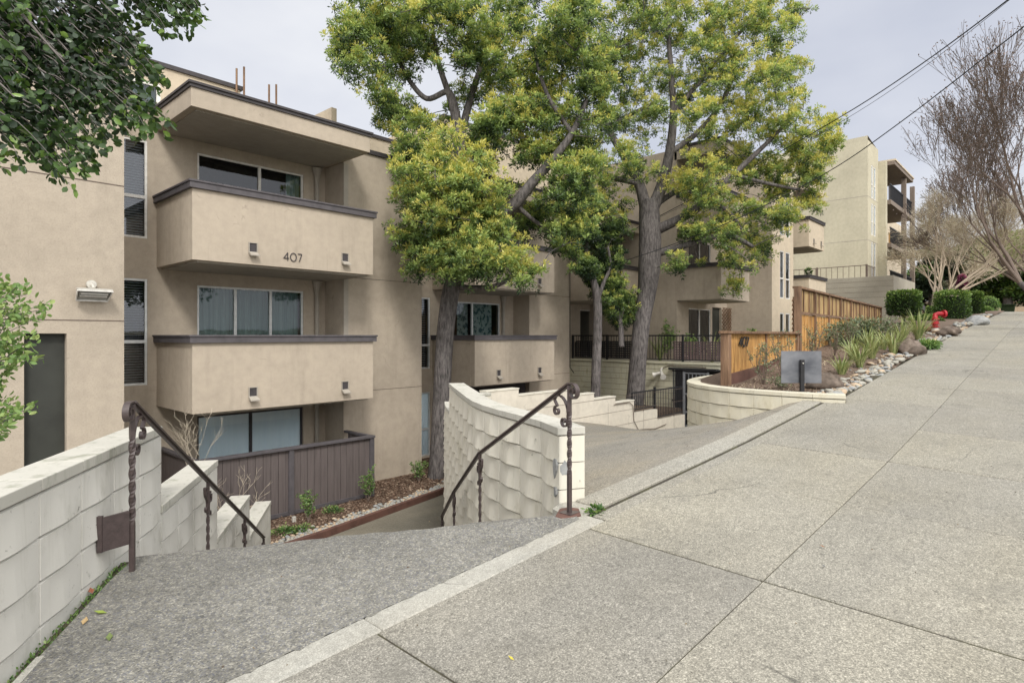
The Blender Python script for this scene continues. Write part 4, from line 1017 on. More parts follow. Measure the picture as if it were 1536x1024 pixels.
# pebbles along the edging
def pebbles(name, label, n, fpos, rmin, rmax, cat='pebbles'):
    import bmesh
    vs = []; fs = []; bm = bmesh.new(); bmesh.ops.create_icosphere(bm, subdivisions=1, radius=1); bv = [v.co.copy() for v in bm.verts]; bf = [tuple(v.index for v in f.verts) for f in bm.faces]; bm.free()
    mb = MB()
    for _ in range(n):
        p = fpos(); r = rnd(rmin, rmax); sx, sy, sz = r*rnd(.8, 1.3), r*rnd(.8, 1.2), r*rnd(.45, .75); a = rnd(0, PI); ca, sa = math.cos(a), math.sin(a)
        mb.add([(p[0]+v.x*sx*ca-v.y*sy*sa, p[1]+v.x*sx*sa+v.y*sy*ca, p[2]+v.z*sz) for v in bv], bf)
    o = mb.build(name, None, smooth=True); m = [M['cob1'], M['cob2'], M['cob3']]
    for q in m: o.data.materials.append(q)
    nb = len(bf)
    for i, pz in enumerate(o.data.polygons): pz.material_index = (i//nb*7+i//nb//3) % 3
    return stuff(o, label, cat)
def fp():
    t = rnd(0, 1); x = 4.6+(11.5-4.6)*t; y = (9.30+(x-4.6)*.21)+.12+abs(random.gauss(0, .13)); return (x, y, LOW+.055+rnd(0, .02))
pebbles('pebble_strip', 'mixed river pebbles lining the timber edging of the garden bed', 950, fp, .025, .05)
def chips():
    x = rnd(4.2, 11.5); y = rnd(9.5+(x-4.6)*.21, 11.9); return (x, y, LOW+.05)
P = [chips() for _ in range(5000)]; P = [p for p in P if not (p[0] < 7.5 and p[1] > 10.93)]
o = leaf_mesh('mulch_chips', P, [(rnd(-1, 1), rnd(-1, 1), rnd(-.05, .35)) for _ in P], .06, .025, rng.uniform(0, 1, len(P)), mat_leaf('chips', [(0, (.05, .03, .02)), (.7, (.20, .13, .09)), (1, (.38, .30, .22))], 0, .9)); stuff(o, 'loose bark chips scattered over the garden bed', 'mulch')
def lowpt(px, py): return atZ(px, py, LOW+.04)
for px, py, h, lab in ((552, 752, .62, 'small reddish shrub at the right end of the brown patio fence'), (463, 783, .55, 'small leafy shrub in front of the middle of the brown patio fence'), (628, 722, .45, 'young shrub beside the grey tree trunk in the garden bed')):
    p = lowpt(px, py); sparse_shrub('garden_shrub', lab, p, h, .16, 'leafC' if px != 552 else 'leafC', 9, 520, .045, .028, 'shrubs in the garden bed', tone=.45)
for px, py, lab in ((425, 800, 'low green weed clump beside the end of the block wall'), (452, 798, 'bright green weed tuft near the timber edging'), (500, 768, 'grey green low weed between the two garden shrubs')):
    p = lowpt(px, py); bush('weed_clump', lab, p, .17, .13, .05, 'leafC', 260, .05, .022, 'plant', core=False, group='weeds in the garden bed', rough=.4)
m = MB(); p = lowpt(441, 783); m.box(p.x-.03, p.x+.03, p.y-.03, p.y+.03, p.z, p.z+.11); o = m.build('marker_block', M['lampmetal'], bevel=.006); tag(o, 'small grey marker block at the foot of the brown patio fence', 'marker')
# dry stems by the stairs wall
for px, py, t, hh, lab in ((283, 690, 8.2, 1.0, 'bare pale dry shrub rising behind the stepped wall, left of the patio window'), (345, 745, 9.0, .75, 'bare pale dry shrub in front of the brown patio fence boards')):
    b0 = atT(px, py+40, t); root = thing('dry_shrub', lab, 'shrub', b0, 'bare dry shrubs behind the block wall'); m = MB(); R2 = random.Random(px)
    def tw(p, d, L, lv):
        if lv > 4: return
        pts = [p]; dd = d
        for i in range(4): dd = (dd+Vector((R2.uniform(-1, 1), R2.uniform(-1, 1), R2.uniform(-.4, .6)))*.28).normalized(); pts.append(pts[-1]+dd*L/4)
        m.tube(pts, [.0045/(1+.35*lv)*(1-.1*i) for i in range(5)], 4, False)
        for _ in range(3 if lv < 3 else 2): tw(pts[R2.randint(2, 4)], (dd+Vector((R2.uniform(-1, 1), R2.uniform(-1, 1), R2.uniform(-.3, .5)))*.8).normalized(), L*.62, lv+1)
    for _ in range(4): tw(b0, Vector((R2.uniform(-.5, .5), R2.uniform(-.5, .5), 1)).normalized(), hh*.6, 1)
    m.build('stems', M['straw'], root)

# ================================================================== HANDRAILS
def spiral(cx, cy, r0, r1, a0, a1, n=18): return [(cx+(r0+(r1-r0)*i/n)*math.cos(a0+(a1-a0)*i/n), cy+(r0+(r1-r0)*i/n)*math.sin(a0+(a1-a0)*i/n)) for i in range(n+1)]
def place(pts, o, h): return [(o[0]+h[0]*a, o[1]+h[1]*a, o[2]+b) for a, b in pts]
def cr(pts, k=4):
    v, _ = smooth_path([Vector((p[0], p[1], 0)) for p in pts], [1]*len(pts), k); return [(q.x, q.y) for q in v]
SCR = cr(spiral(.118, -.170, .008, .033, PI*.2, PI*2.55+.45, 16)[:-1][:: 1]+[(.142, -.105), (.11, -.078), (.06, -.088), (.025, -.125), (.010, -.175), (.016, -.225)]+spiral(.05, -.225, .034, .008, PI, PI*3.2, 14)[1:], 2)
def handrail(name, label, posts, slope, bracket=False):
    """posts: list of (x,y,z_top,z_base)"""
    root = thing(name, label, 'handrail', (posts[0][0], posts[0][1], posts[0][3]))
    r = MB(); top = [Vector((p[0], p[1], p[2])) for p in posts]; hh = [(top[min(i+1, len(top)-1)]-top[min(i, len(top)-2)]) for i in range(len(top))]
    for a, b in zip(top[:-1], top[1:]): 
        d = (b-a).normalized(); n = Vector((-d.y, d.x, 0)).normalized(); r.sweep([a, b+d*.004], n, .042, .012); r.sweep([a-Vector((0, 0, .014)), b-Vector((0, 0, .014))], n, .018, .016)
    rail = r.build('rail', M['iron'], root)
    h0 = hh[0].normalized(); h = Vector((h0.x, h0.y)).normalized(); n = Vector((-h.y, h.x, 0))
    v = MB(); o = top[0]; v.sweep(place(cr([(.02, -.012), (0, .0), (-.03, .0)]+spiral(-.045, -.058, .058, .012, PI/2+.25, PI*3.3, 26), 2), o, h), n, .034, .010); v.build('volute', M['iron'], root)
    for i, p in enumerate(posts):
        h0 = hh[i].normalized(); h = Vector((h0.x, h0.y)).normalized(); n = Vector((-h.y, h.x, 0))
        m = MB(); m.twist(p[0], p[1], p[3], p[2]-.012, .026 if i == 0 else .021, 1.6, h); 
        if i == 0: m.box(p[0]-.055, p[0]+.055, p[1]-.05, p[1]+.05, p[3], p[3]+.012)
        m.build('post', M['iron'], root)
        s = MB()
        if i == 0: s.sweep(place([(a*1.3, b*1.22) for a, b in SCR], p[:3], h), n, .022, .010)
        else:
            for sg in (1, -1):
                k = cr(spiral(.050*1, -.055, .006, .026, PI*.1, PI*2.0, 10)+[(.074, -.075), (.066, -.105), (.03, -.12), (.016, -.15), (.02, -.19)]+spiral(.042, -.19, .024, .006, PI, PI*2.8, 10)[1:], 2)
                sl = slope if sg > 0 else slope
                s.sweep(place([(sg*a*1.35, (b-.02)*1.2-sg*a*.65) for a, b in k], p[:3], h), n, .020, .010)
        s.build('scroll', M['iron'], root)
    return root
def lz(s): return ztop-.02-max(0, math.floor((s-SE+.02)/.34)+1)*.168 if s > SE else ZL(*st2(s, 0))
lp_ = []
for s, zt in ((.99, -.375), (2.62, -1.20), (4.12, -1.95), (5.30, -2.55)):
    x, y = st2(s, .13); lp_.append((x, y, zt, (ZL(x, y)-.02) if s < SE else lz(s)-.02))
hl = handrail('stair_handrail', 'brown wrought iron handrail bracketed to the left block wall, with twisted posts', lp_, .5)
m = MB(); x, y = st2(.99, .06); x2, y2 = st2(.86, .018)
bp = [st2(.86, .016), st2(.86, .03), st2(.965, .125), st2(.985, .11)]
m.prism(bp, -1.17, -.985); m.obox(st2(.86, .02), (H.x, H.y), .012, .012, -1.17, -.975); m.build('bracket', M['iron'], hl)
rp = []
for x, y, z in ((3.37, 2.56, -.337), (3.78, 3.88, -1.055), (4.56, 5.10, -1.77), (5.36, 6.24, -2.46)):
    s = (x-P0.x)*H.x+(y-P0.y)*H.y; rp.append((x, y, z, zg(x, y)+.0 if s < SE+.1 else z-.93))
handrail('stair_handrail', 'brown wrought iron handrail in front of the curved wall, its post on the sidewalk edge', rp, .5)
# broken mortar pad and weed at the post foot
m = MB(); R = random.Random(5)
cx, cy = 3.37, 2.56; ring = [(cx+math.cos(a)*.11*R.uniform(.7, 1.2), cy+math.sin(a)*.09*R.uniform(.7, 1.2)) for a in np.linspace(0, 2*PI, 10)[:-1]]
m.prism(ring, lambda x, y: zg(x, y)-.03, lambda x, y: zg(x, y)+.010); o = m.build('mortar_pad', M['redwood'], bevel=.006); tag(o, 'cracked brown mortar pad under the handrail post at the sidewalk', 'mortar pad')
m = MB(); m.prism([(3.30, 2.46), (3.75, 2.46), (3.9, 2.8), (3.62, 2.78), (3.38, 2.72)], lambda x, y: zg(x, y)-.08, lambda x, y: zg(x, y)-.004); struct(m.build('concrete_patch', M['strip']))
bush('weed_clump', 'green weed growing at the foot of the right handrail post', (3.52, 2.44, zg(3.52, 2.44)-.01), .07, .045, .02, 'leafC', 90, .04, .02, 'plant', core=False, rough=.5)

# ================================================================== TERRACE, GATE
XW = 19.0
tw_ = thing('terrace_wall', 'yellowish block retaining wall under the black terrace railing', 'wall', (XW, 11, -3))
gy0, gy1 = atX(1060, 0, XW).y, atX(1013, 0, XW).y
m = MB()
def tblock(y0, y1, z0, z1):
    zz = z1; row = 0
    while zz > z0:
        a = y0
        z_ = max(zz-.2, z0); off = .2 if row % 2 else 0; yy = y0
        cuts_ = [y0]+[y for y in np.arange(math.floor(y0/.4)*.4+off, y1, .4) if y > y0+.01]+[y1]
        for p, q in zip(cuts_[:-1], cuts_[1:]): m.box(XW-.2, XW, p+.003, q-.003, z_+.006, zz-.006)
        zz = z_; row += 1
tblock(gy1, 14.45, -3.65, DK-.07); tblock(5.3, gy0-.6, -3.65, DK-.07); tblock(gy0-.6, gy1, -1.12, DK-.07)
m.build('blocks', M['yblock'], tw_, bevel=.006)
m = MB(); m.box(XW-.19, XW-.01, gy1+.01, 14.44, -3.64, DK-.08); m.box(XW-.19, XW-.01, 5.31, gy0-.61, -3.64, DK-.08); m.box(XW-.19, XW-.01, gy0-.6, gy1, -1.11, DK-.08); m.build('mortar', M['mortar'], tw_)
m = MB(); m.box(XW-.24, XW+.05, 5.3, 14.45, DK-.07, DK); m.build('cap', M['yblock'], tw_, bevel=.005)
m = MB(); m.box(XW+.05, 31, 5.3, 14.5, DK-.2, DK-.004); struct(m.build('terrace_floor', M['board']))
m = MB(); m.box(XW+.0, XW+3, gy0-.8, gy1+.3, -3.7, -3.64); m.box(XW+3, XW+3.1, gy0-.8, gy1+.3, -3.7, -1.1); m.box(XW+.01, XW+3, gy1+.3, gy1+.35, -3.7, -1.1); struct(m.build('garage_passage', M['room']))
tr = thing('terrace_railing', 'black iron terrace railing with lattice panels on top of the yellowish block wall', 'railing', (XW-.05, 11, DK))
m = MB(); ya, yb = 8.1, 14.2
m.box(XW-.12, XW-.07, ya, yb, -.03, .02); m.box(XW-.11, XW-.08, ya, yb, DK+.06, DK+.09)
for y in np.arange(ya+.06, yb, .115): m.box(XW-.103, XW-.087, y-.008, y+.008, DK+.08, -.03)
for y in (ya, 9.55, 11.05, 12.6, yb): m.box(XW-.125, XW-.065, y-.03, y+.03, DK, .03)
m.build('bars', M['black'], tr)
def grille(y0, y1, z0, z1, step, bar):
    k = MB()
    for y in np.arange(y0, y1, step): k.box(XW-.05, XW-.042, y, y+bar, z0, z1)
    for z in np.arange(z0, z1, step): k.box(XW-.042, XW-.034, y0, y1, z, z+bar)
    return k
grille(11.2, 14.1, DK+.05, -.25, .085, .05).build('lattice_panel', M['black'], tr)
grille(8.15, 9.9, DK+.05, -.25, .085, .05).build('lattice_panel', mat_plain('mauve lattice', (.17, .12, .115), .7), tr)
sg = thing('security_gate', 'grey steel barred security gate in the block wall at the bottom of the driveway', 'gate', (XW-.3, 9.0, -3.05))
m = MB(); GX = XW-.35
y0_, y1_ = atX(1062, 0, GX).y, atX(1026, 0, GX).y
def bar(y, a, b, w=.035): m.box(GX-w/2, GX+w/2, y-w/2, y+w/2, a, b)
for y in np.arange(y0_, y1_, .135): bar(y, -3.02, -1.25, .022)
for y in (y1_, y0_): bar(y, -3.06, -1.2, .06)
for z in (-3.0, -2.55, -1.95, -1.25): m.box(GX-.02, GX+.02, y0_, y1_, z-.025, z+.025)
m.build('leaf', mat_plain('grey gate paint', (.16, .165, .175), .5), sg)
m = MB()
for y in np.arange(y1_+.07, gy1+.02, .075): m.box(XW-.22-.01, XW-.22+.01, y-.009, y+.009, -3.06, -1.15)
for z in (-3.0, -2.2, -1.2): m.box(XW-.235, XW-.205, y1_, gy1, z-.02, z+.02)
m.build('side_panel', M['black'], sg)
m = MB(); m.box(XW-.42, XW+.05, gy0-.5, gy1+.05, -1.15, -1.09); m.build('lintel', M['black'], sg)
# security lights on the block wall
fl = thing('twin_floodlight', 'white twin head floodlight on the yellowish block wall left of the gate', 'wall light', (XW-.25, 10, -1.3))
p = atX(993, 560, XW-.22); m = MB(); m.tube([(XW-.2, p.y, p.z+.18), (XW-.28, p.y, p.z+.18), (XW-.3, p.y, p.z+.02)], .035, 8)
m.tube([(XW-.3, p.y-.02, p.z+.05), (XW-.42, p.y-.12, p.z-.06), (XW-.5, p.y-.2, p.z-.1)], [.05, .06, .1], 12); m.tube([(XW-.3, p.y+.02, p.z+.03), (XW-.36, p.y+.16, p.z-.02), (XW-.38, p.y+.24, p.z-.05)], [.05, .06, .1], 12); m.build('heads', M['lampmetal'], fl)
m = MB(); m.tube([(XW-.215, p.y, p.z+.18), (XW-.215, p.y-.25, p.z+.28), (XW-.215, p.y-1.6, p.z+.26)], .012, 6); m.build('conduit', M['groove'], fl)
# plants on the terrace
for px, py, h, k, mt, lab in ((1035, 497, .55, 'sp', 'leafC', 'leafy plant on the terrace left of the patio window'), (1085, 500, .5, 'bl', 'blade', 'spiky light plant on the terrace before the dark door'), (1068, 500, .6, 'bl', 'blade', 'arching green plant on the terrace behind the lattice'), (1002, 535, .9, 'sp', 'leafC', 'tall leafy plant behind the black terrace railing'), (990, 500, .6, 'bl', 'blade', 'yellow green palm like plant right of the big trunk'), (1130, 497, .75, 'sp', 'leafD', 'potted climbing plant on the terrace by the patio fence end')):
    b0 = atX(px, py, XW+.5); b0.z = DK
    if k == 'sp': sparse_shrub('terrace_plant', lab, b0, h+.35, .28, mt, 9, 600, .10, .045, 'plants on the terrace', 'plant', tone=.65)
    else: blade_plant('terrace_plant', lab, b0, 34, h+.45, 'blade', .045, 'plants on the terrace')
# pots etc. on far balcony cap
p = atY(1196, 408, 8.3); bush('balcony_plant', 'small green plant standing on the far balcony parapet', (28.5, 8.38, 2.69), .14, .12, .14, 'leafD', 220, .08, .04, 'plant', core=False, rough=.3)

# ================================================================== CEDAR FENCES
f1 = thing('low_cedar_fence', 'low orange cedar fence with the number 407 above the planter', 'fence', (9.8, 4.2, -.8))
FX0, FX1, FY = 9.78, 13.45, 4.19
m = MB(); n = int((FX1-FX0-.1)/.14)
for i in range(n):
    a = FX0+.1+(FX1-FX0-.1)*i/n; b_ = FX0+.1+(FX1-FX0-.1)*(i+1)/n; m.box(a+.002, b_-.002, FY+.004*(i % 2), FY+.02+.004*(i % 2), zbed(a, FY)+.10 if a > 10.3 else -.72, .03)
m.build('boards', M['cedar'], f1)
for a in ((FX0-.0, FX0+.12, FY-.07, FY+.07, -1.0, .03), (11.62, 11.67, FY-.03, FY-.003, -.75, .03), (FX1-.09, FX1, FY-.05, FY+.05, -.9, .03)): MB().box(*a).build('post', M['post'], f1, bevel=.006)
m = MB(); m.box(FX0-.03, FX1+.03, FY-.09, FY+.09, .031, .075); m.build('top_rail', M['post'], f1, bevel=.005)
m = MB(); m.prism([(FX0+.12, FY-.035), (FX1, FY-.035), (FX1, FY-.006), (FX0+.12, FY-.006)], lambda x, y: -.86+.0*(x-FX0), lambda x, y: -.66+.065*(x-FX0)); m.build('kick_board', M['redwood'], f1)
p = atY(1107.5, 519, FY)
m = digits(f1, p.x-.02, FY-.012, p.z-.01, .165, 'black', .024, .014, slant=.2)
f2 = thing('tall_cedar_fence', 'tall weathered cedar fence with a trellis top running up beside the bed', 'fence', (13.5, 4.2, -.6))
fh = Vector((12.0, .84)).normalized(); fl_ = 12.03; F0 = Vector((13.5, 4.2))
def fpnt(s, off=0): q = F0+fh*s+Vector((fh.y, -fh.x))*off; return q
m = MB(); m2 = MB(); mp = MB(); mr = MB(); n = int(fl_/.14); zt = 1.0
for i in range(n):
    s = fl_*(i+.5)/n; c = fpnt(s, .0 if i % 2 else .012); zb = zg(c.x, 4.2)-.05; m.obox(c, fh, .068, .01, zb, zt-.55+.0); m2.obox(fpnt(s, .0), fh, .066, .008, zt-.48, zt-.02)
m.build('boards', M['cedar'], f2); m2.build('upper_boards', M['cedardark'], f2)
npst = 8
for k in range(npst+1):
    s = fl_*k/npst; c = fpnt(s, .02); MB().obox(c, fh, (.036 if k else .07), (.04 if k else .06), zg(c.x, 4.2)-.2, zt+.0).build('post', M['post'], f2)
    if k < npst:
        for q in (.33, .66): c2 = fpnt(s+fl_/npst*q, .02); MB().obox(c2, fh, .018, .012, zt-.48, zt-.02).build('stile', M['post'], f2)
for a, b_, o_, w_ in ((zt+.001, zt+.045, 0, .075), (zt-.54, zt-.49, .02, .03)):
    q = [fpnt(-.06, -w_+o_), fpnt(fl_+.06, -w_+o_), fpnt(fl_+.06, w_+o_), fpnt(-.06, w_+o_)]; mr.prism([(v.x, v.y) for v in q], a, b_)
mr.build('top_rail', M['post'], f2)
lt = thing('lattice_panel', 'narrow crisscross lattice panel between the two cedar fences', 'lattice', (16.6, 5.2, -.6)); lattice(lt, 16.35, 16.9, 5.2, -.6, 1.0, .12)

# ================================================================== SIGN, PIPE, ROCKS
sgx = atZ(1203, 586, -.80); s = thing('sign_post', 'back of a grey metal sign on a short black post in the planter', 'sign', (sgx.x, sgx.y, -.84))
cdir = Vector((CA, SA, 0)); sd = Vector((SA, -CA, 0))
m = MB(); c = Vector((sgx.x, sgx.y, 0)); m.obox((c.x, c.y), (sd.x, sd.y), .028, .022, -.86, -.35); m.build('post', M['black'], s, bevel=.003)
m = MB(); a = c+cdir*.04-sd*.285; b_ = c+cdir*.04+sd*.30; m.obox(((a.x+b_.x)/2, (a.y+b_.y)/2), (sd.x, sd.y), .292, .006, -.69, -.225); m.build('panel', M['steel'], s)
m = MB(); q = c-cdir*.03; m.tube([(q.x, q.y, -.40), (q.x-cdir.x*.01, q.y-cdir.y*.01, -.40)], .01, 8); m.build('bolt', M['lampmetal'], s)
# rocks
def on_bed(px, py, dz=0):
    g_ = atG(px, py); return Vector((g_.x, g_.y, zbed(g_.x, g_.y) if g_.x > 9 else zg(g_.x, g_.y)))+Vector((0, 0, dz))
g_ = atG(1262, 586); rock('boulder', 'large brown boulder beside the back of the metal sign', (10.25, 2.80, -.74), .27, .22, .15, 'rock', 11, 'boulders in the planting bed')
q = on_bed(1368, 531); rock('boulder', 'medium grey brown boulder between the striped plants', (q.x, q.y, q.z+.10), .38, .25, .22, 'rock', 5, 'boulders in the planting bed')
q = on_bed(1425, 503); rock('boulder', 'flat brown boulder next to the red standpipe', (q.x, q.y, q.z+.06), .36, .25, .17, 'rock', 8, 'boulders in the planting bed')
q = on_bed(1462, 487); rock('boulder', 'grey boulder at the foot of the far clipped hedge', (q.x, q.y, q.z+.06), .4, .3, .18, 'cob2', 18, 'boulders in the planting bed')
protos = [rock('cobble', None, (0, 0, -50), 1, 1, .62, ['cob1', 'cob2', 'cob3'][i % 3], 30+i, sub=2, sharp=.09) for i in range(9)]
meshes = [p.data for p in protos]
for p in protos: bpy.data.objects.remove(p)
R = random.Random(9)
for i in range(290):
    t = (i/290)**1.25; x = 9.05+(33-9.05)*t; w = .42 if x > 9.6 else .2
    y = 2.33+abs(R.gauss(0, .5))*w if i > 0 else 2.4
    if y > 2.95: y = R.uniform(2.34, 2.8)
    r = R.uniform(.032, .072)*(1+t*.35)
    o = bpy.data.objects.new('cobble', meshes[R.choice([0, 1, 3, 6, 2, 0, 4, 5, 7, 3, 6, 8])]); COL.objects.link(o)
    o.location = (x, y, zbed(x, y)+r*.35); o.scale = (r*R.uniform(.9, 1.5), r*R.uniform(.8, 1.1), r*R.uniform(.7, 1)); o.rotation_euler = (R.uniform(-.3, .3), R.uniform(-.3, .3), R.uniform(0, PI))
    tag(o, 'smooth river cobble in the stone border along the sidewalk', 'cobble', 'cobbles bordering the sidewalk')
def bp_():
    x = 9.2+20*random.random()**1.5; y = 2.34+abs(random.gauss(0, .2)); return (x, min(y, 3.0), zbed(x, min(y, 3.0))+.012)
pebbles('pebble_fill', 'small pebbles filling the gaps between the cobbles along the sidewalk', 900, bp_, .018, .035)
# standpipe
q = on_bed(1412, 500); base = Vector((q.x, q.y+.15, q.z)); sp = thing('fire_standpipe', 'red fire standpipe with a bent outlet at the end of the pipe', 'standpipe', base)
k = 24*0+ (q.x*CA+q.y*SA)/F   # metres per pixel there
m = MB(); m.tube([base, base+Vector((0, 0, k*5))], .09, 12); m.build('base', M['lampmetal'], sp)
m = MB(); up = base+Vector((0, 0, k*5)); m.tube([up, up+Vector((0, 0, k*16)), up+Vector((.04, 0, k*20)), up+sd*k*5+Vector((0, 0, k*22)), up+sd*k*14+Vector((0, 0, k*21.5))], [.07, .07, .07, .065, .06], 12)
for z in (2, 6, 13): m.tube([up+Vector((0, 0, k*z)), up+Vector((0, 0, k*(z+1.2)))], .115, 12)
m.tube([up+Vector((0, 0, k*9))-sd*k*4, up+Vector((0, 0, k*9))+sd*k*4], .05, 10)
e = up+sd*k*12+Vector((0, 0, k*21.6)); m.tube([e, e+sd*k*3], .11, 12); m.build('standpipe', M['red'], sp, smooth=False)
m = MB(); a = atY(1318, 492.5, 5.0); m.tube([(a.x, a.y, a.z), (up.x, up.y, up.z-.02)], .06, 10); o = m.build('supply_pipe', M['rustpipe'], smooth=True); tag(o, 'weathered orange brown pipe running low from the cedar fence to the standpipe', 'pipe')

# ================================================================== BED PLANTS
for px, py, n, h, lab in ((1262, 560, 40, .42, 'striped blade plant closest to the metal sign'), (1290, 552, 60, .55, 'broad clump of pale striped blades in the bed'), (1308, 540, 44, .55, 'striped blade clump behind the broad pale one'), (1340, 532, 70, .55, 'green striped clump beside the medium boulder'), (1378, 513, 90, .8, 'large pale blade clump left of the standpipe'), (1278, 540, 50, .5, 'pale blade clump nearest the low orange fence'), (1352, 517, 60, .6, 'grey green blade clump behind the medium boulder'), (1300, 525, 46, .5, 'short blade clump under the tall fence middle'), (1325, 526, 50, .5, 'dense green blade clump by the cedar fence')):
    q = on_bed(px, py); blade_plant('striped_plant', lab, q, n, h, 'blade', .026, 'striped blade plants in the bed')
for px, py, w_, h_, mt, lab in ((1318, 512, .75, .28, 'leafS', 'dark grey green mound shrub against the cedar fence'), (1392, 523, .3, .07, 'leafC', 'low green cushion plant near the cobbles'), (1240, 520, .5, .28, 'leafS', 'grey leaved sprawling shrub at the tall fence corner'), (1270, 512, .5, .3, 'leafS', 'green grey shrub along the tall fence')):
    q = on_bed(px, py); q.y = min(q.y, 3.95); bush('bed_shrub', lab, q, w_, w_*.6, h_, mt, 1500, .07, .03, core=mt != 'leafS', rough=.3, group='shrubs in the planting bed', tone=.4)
for x, y, h, lab in ((10.35, 3.75, .72, 'airy rose bush in front of the orange fence number'), (11.1, 3.7, .85, 'taller airy rose bush right of the fence number'), (10.7, 3.2, .35, 'small seedling shrub near the planter centre'), (12.6, 3.65, .8, 'sprawling airy shrub where the fences meet'), (13.9, 3.6, .85, 'twiggy shrub before the tall fence corner post'), (15.3, 3.6, .7, 'leafy low shrub before the second tall fence panel'), (9.85, 3.3, .22, 'tiny grey green plant at the planter edge')):
    sparse_shrub('rose_bush', lab, (x, y, zbed(x, y)-.02), h, .30, 'leafS', 8, 420, .035, .02, 'airy bushes by the cedar fences', tone=.55, branch='twig')
o = leaf_mesh('leaf_litter', [(rnd(9.3, 24), rnd(2.6, 4.0), 0) for _ in range(1)], [(1, 0, 0)], .01, .01, np.array([.5]), M['leafS'])
bpy.data.objects.remove(o)
P = []
for _ in range(2600):
    x = 9.3+14*random.random()**1.6; y = rnd(2.6, 4.1); P.append((x, y, zbed(x, y)+.008))
o = leaf_mesh('leaf_litter', P, [(rnd(-1, 1), rnd(-1, 1), rnd(0, .3)) for _ in P], .04, .02, rng.uniform(0, 1, len(P)), mat_leaf('litter', [(0, (.06, .04, .03)), (.7, (.22, .16, .11)), (1, (.45, .38, .26))], 0, .9)); stuff(o, 'dry leaf litter and chips scattered over the planting bed', 'leaf litter')
# clipped bushes up the hill
def hedge_at(px0, px1, ytop, ybot, Y, lab, box, stem=0, depth=.7, n=3500, name='clipped_hedge', mat='leafD'):
    a = atY(px0, ybot, Y); b_ = atY(px1, ybot, Y); c = Vector(((a.x+b_.x)/2, (a.y+b_.y)/2, a.z)); t = c.x*CA+c.y*SA; h = (ybot-ytop)*t/F; w = (px1-px0)*t/F/2
    c.z = -(ybot-HY)*t/F
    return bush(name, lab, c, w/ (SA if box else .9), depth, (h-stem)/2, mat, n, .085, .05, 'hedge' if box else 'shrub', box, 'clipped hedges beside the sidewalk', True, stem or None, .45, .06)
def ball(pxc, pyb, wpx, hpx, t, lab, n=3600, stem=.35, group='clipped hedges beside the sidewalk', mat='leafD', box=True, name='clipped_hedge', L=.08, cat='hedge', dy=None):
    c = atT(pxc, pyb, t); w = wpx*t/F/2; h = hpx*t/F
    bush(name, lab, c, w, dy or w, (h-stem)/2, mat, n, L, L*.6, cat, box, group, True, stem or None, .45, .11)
ball(1356, 487, 40, 50, 22, 'clipped rounded bush on bare stems nearest the cedar fence', 3800, .38)
ball(1428, 497, 42, 60, 24.5, 'tall boxy clipped hedge behind the red standpipe', 5200, 0)
ball(1461, 488, 22, 50, 29, 'narrow clipped hedge farther up the sidewalk', 3600, 0)
ball(1403, 480, 22, 20, 27, 'low flat topped clipped hedge in the gap', 1500, 0)
ball(1388, 493, 44, 20, 23.5, 'spreading low green shrub between the clipped bushes', 2200, 0, box=False, mat='leafD', name='low_shrub', cat='shrub')
ball(1352, 500, 14, 14, 21.5, 'small dark twiggy shrub under the rounded bush', 300, 0, box=False, mat='leafE', name='low_shrub', cat='shrub')
ball(1482, 470, 28, 25, 36, 'pale green mounding shrub past the hedges', 1500, 0, box=False, mat='leafC', name='low_shrub', cat='shrub')
ball(1478, 472, 18, 12, 34, 'small yellow green mound past the hedges', 900, 0, box=False, mat='leafC', name='low_shrub', cat='shrub')
ball(1443, 438, 10, 25, 31, 'purple red flowering shrub behind the boxy hedge', 700, 0, box=False, mat='leafR', name='flowering_shrub', L=.12, cat='shrub')

# ================================================================== NEIGHBOUR BUILDING
nb = thing('neighbour_building', 'tall olive stucco apartment block with open timber decks up the hill', 'building', (44, 9, .5))
NX, NY = 42.0, 8.95; NT = 12.3
w = MB(); w.quad((NX, 24, .0), (NX, NY, .0), (NX, NY, NT), (NX, 24, NT-.2)); w.quad((NX, 24, NT-.2), (NX, NY, NT), (44.8, NY, NT-.3), (44.8, 24, NT-.4)); w.build('side_wall', M['olive'], nb)
nw = [(atY(1307, 0, NY).x, atY(1309.5, 0, NY).x), (atY(1310.5, 0, NY).x, atY(1313.5, 0, NY).x)]
holes = []
for (a, b_) in nw:
    for z0, z1 in ((3.4, 5.9), (6.3, 8.4-.1), (8.6, 10.7)): holes.append((a, b_, z0, z1))
wallY(nb, 'w', NY, NX, 44.8, 0, NT-.25, holes).build('front_wall', M['olive'], nb)
for h in holes: window(nb, *h, NY, 1, 'whiteframe', 'roll', vertical=True, fw=.08, depth=.01)
m = MB(); m.box(44.8, 45.2, 8.51, 24, 0, 11.25); m.build('stair_tower', M['olive'], nb, bevel=.01)
m = MB()
for z in (3.15+.0, 5.9, 8.6): m.box(NX-.006, NX+.01, NY, 24, z-.015, z+.015); m.box(NX, 44.8, NY-.006, NY+.01, z-.015, z+.015)
m.build('control_joint', M['soffit'], nb)
m = MB()
for z in (8.62, 5.9): m.tube([(NX-.12, 14.2, z), (NX, 14.2, z)], .05, 8)
m.build('drain_spout', M['trunkwhite'], nb)
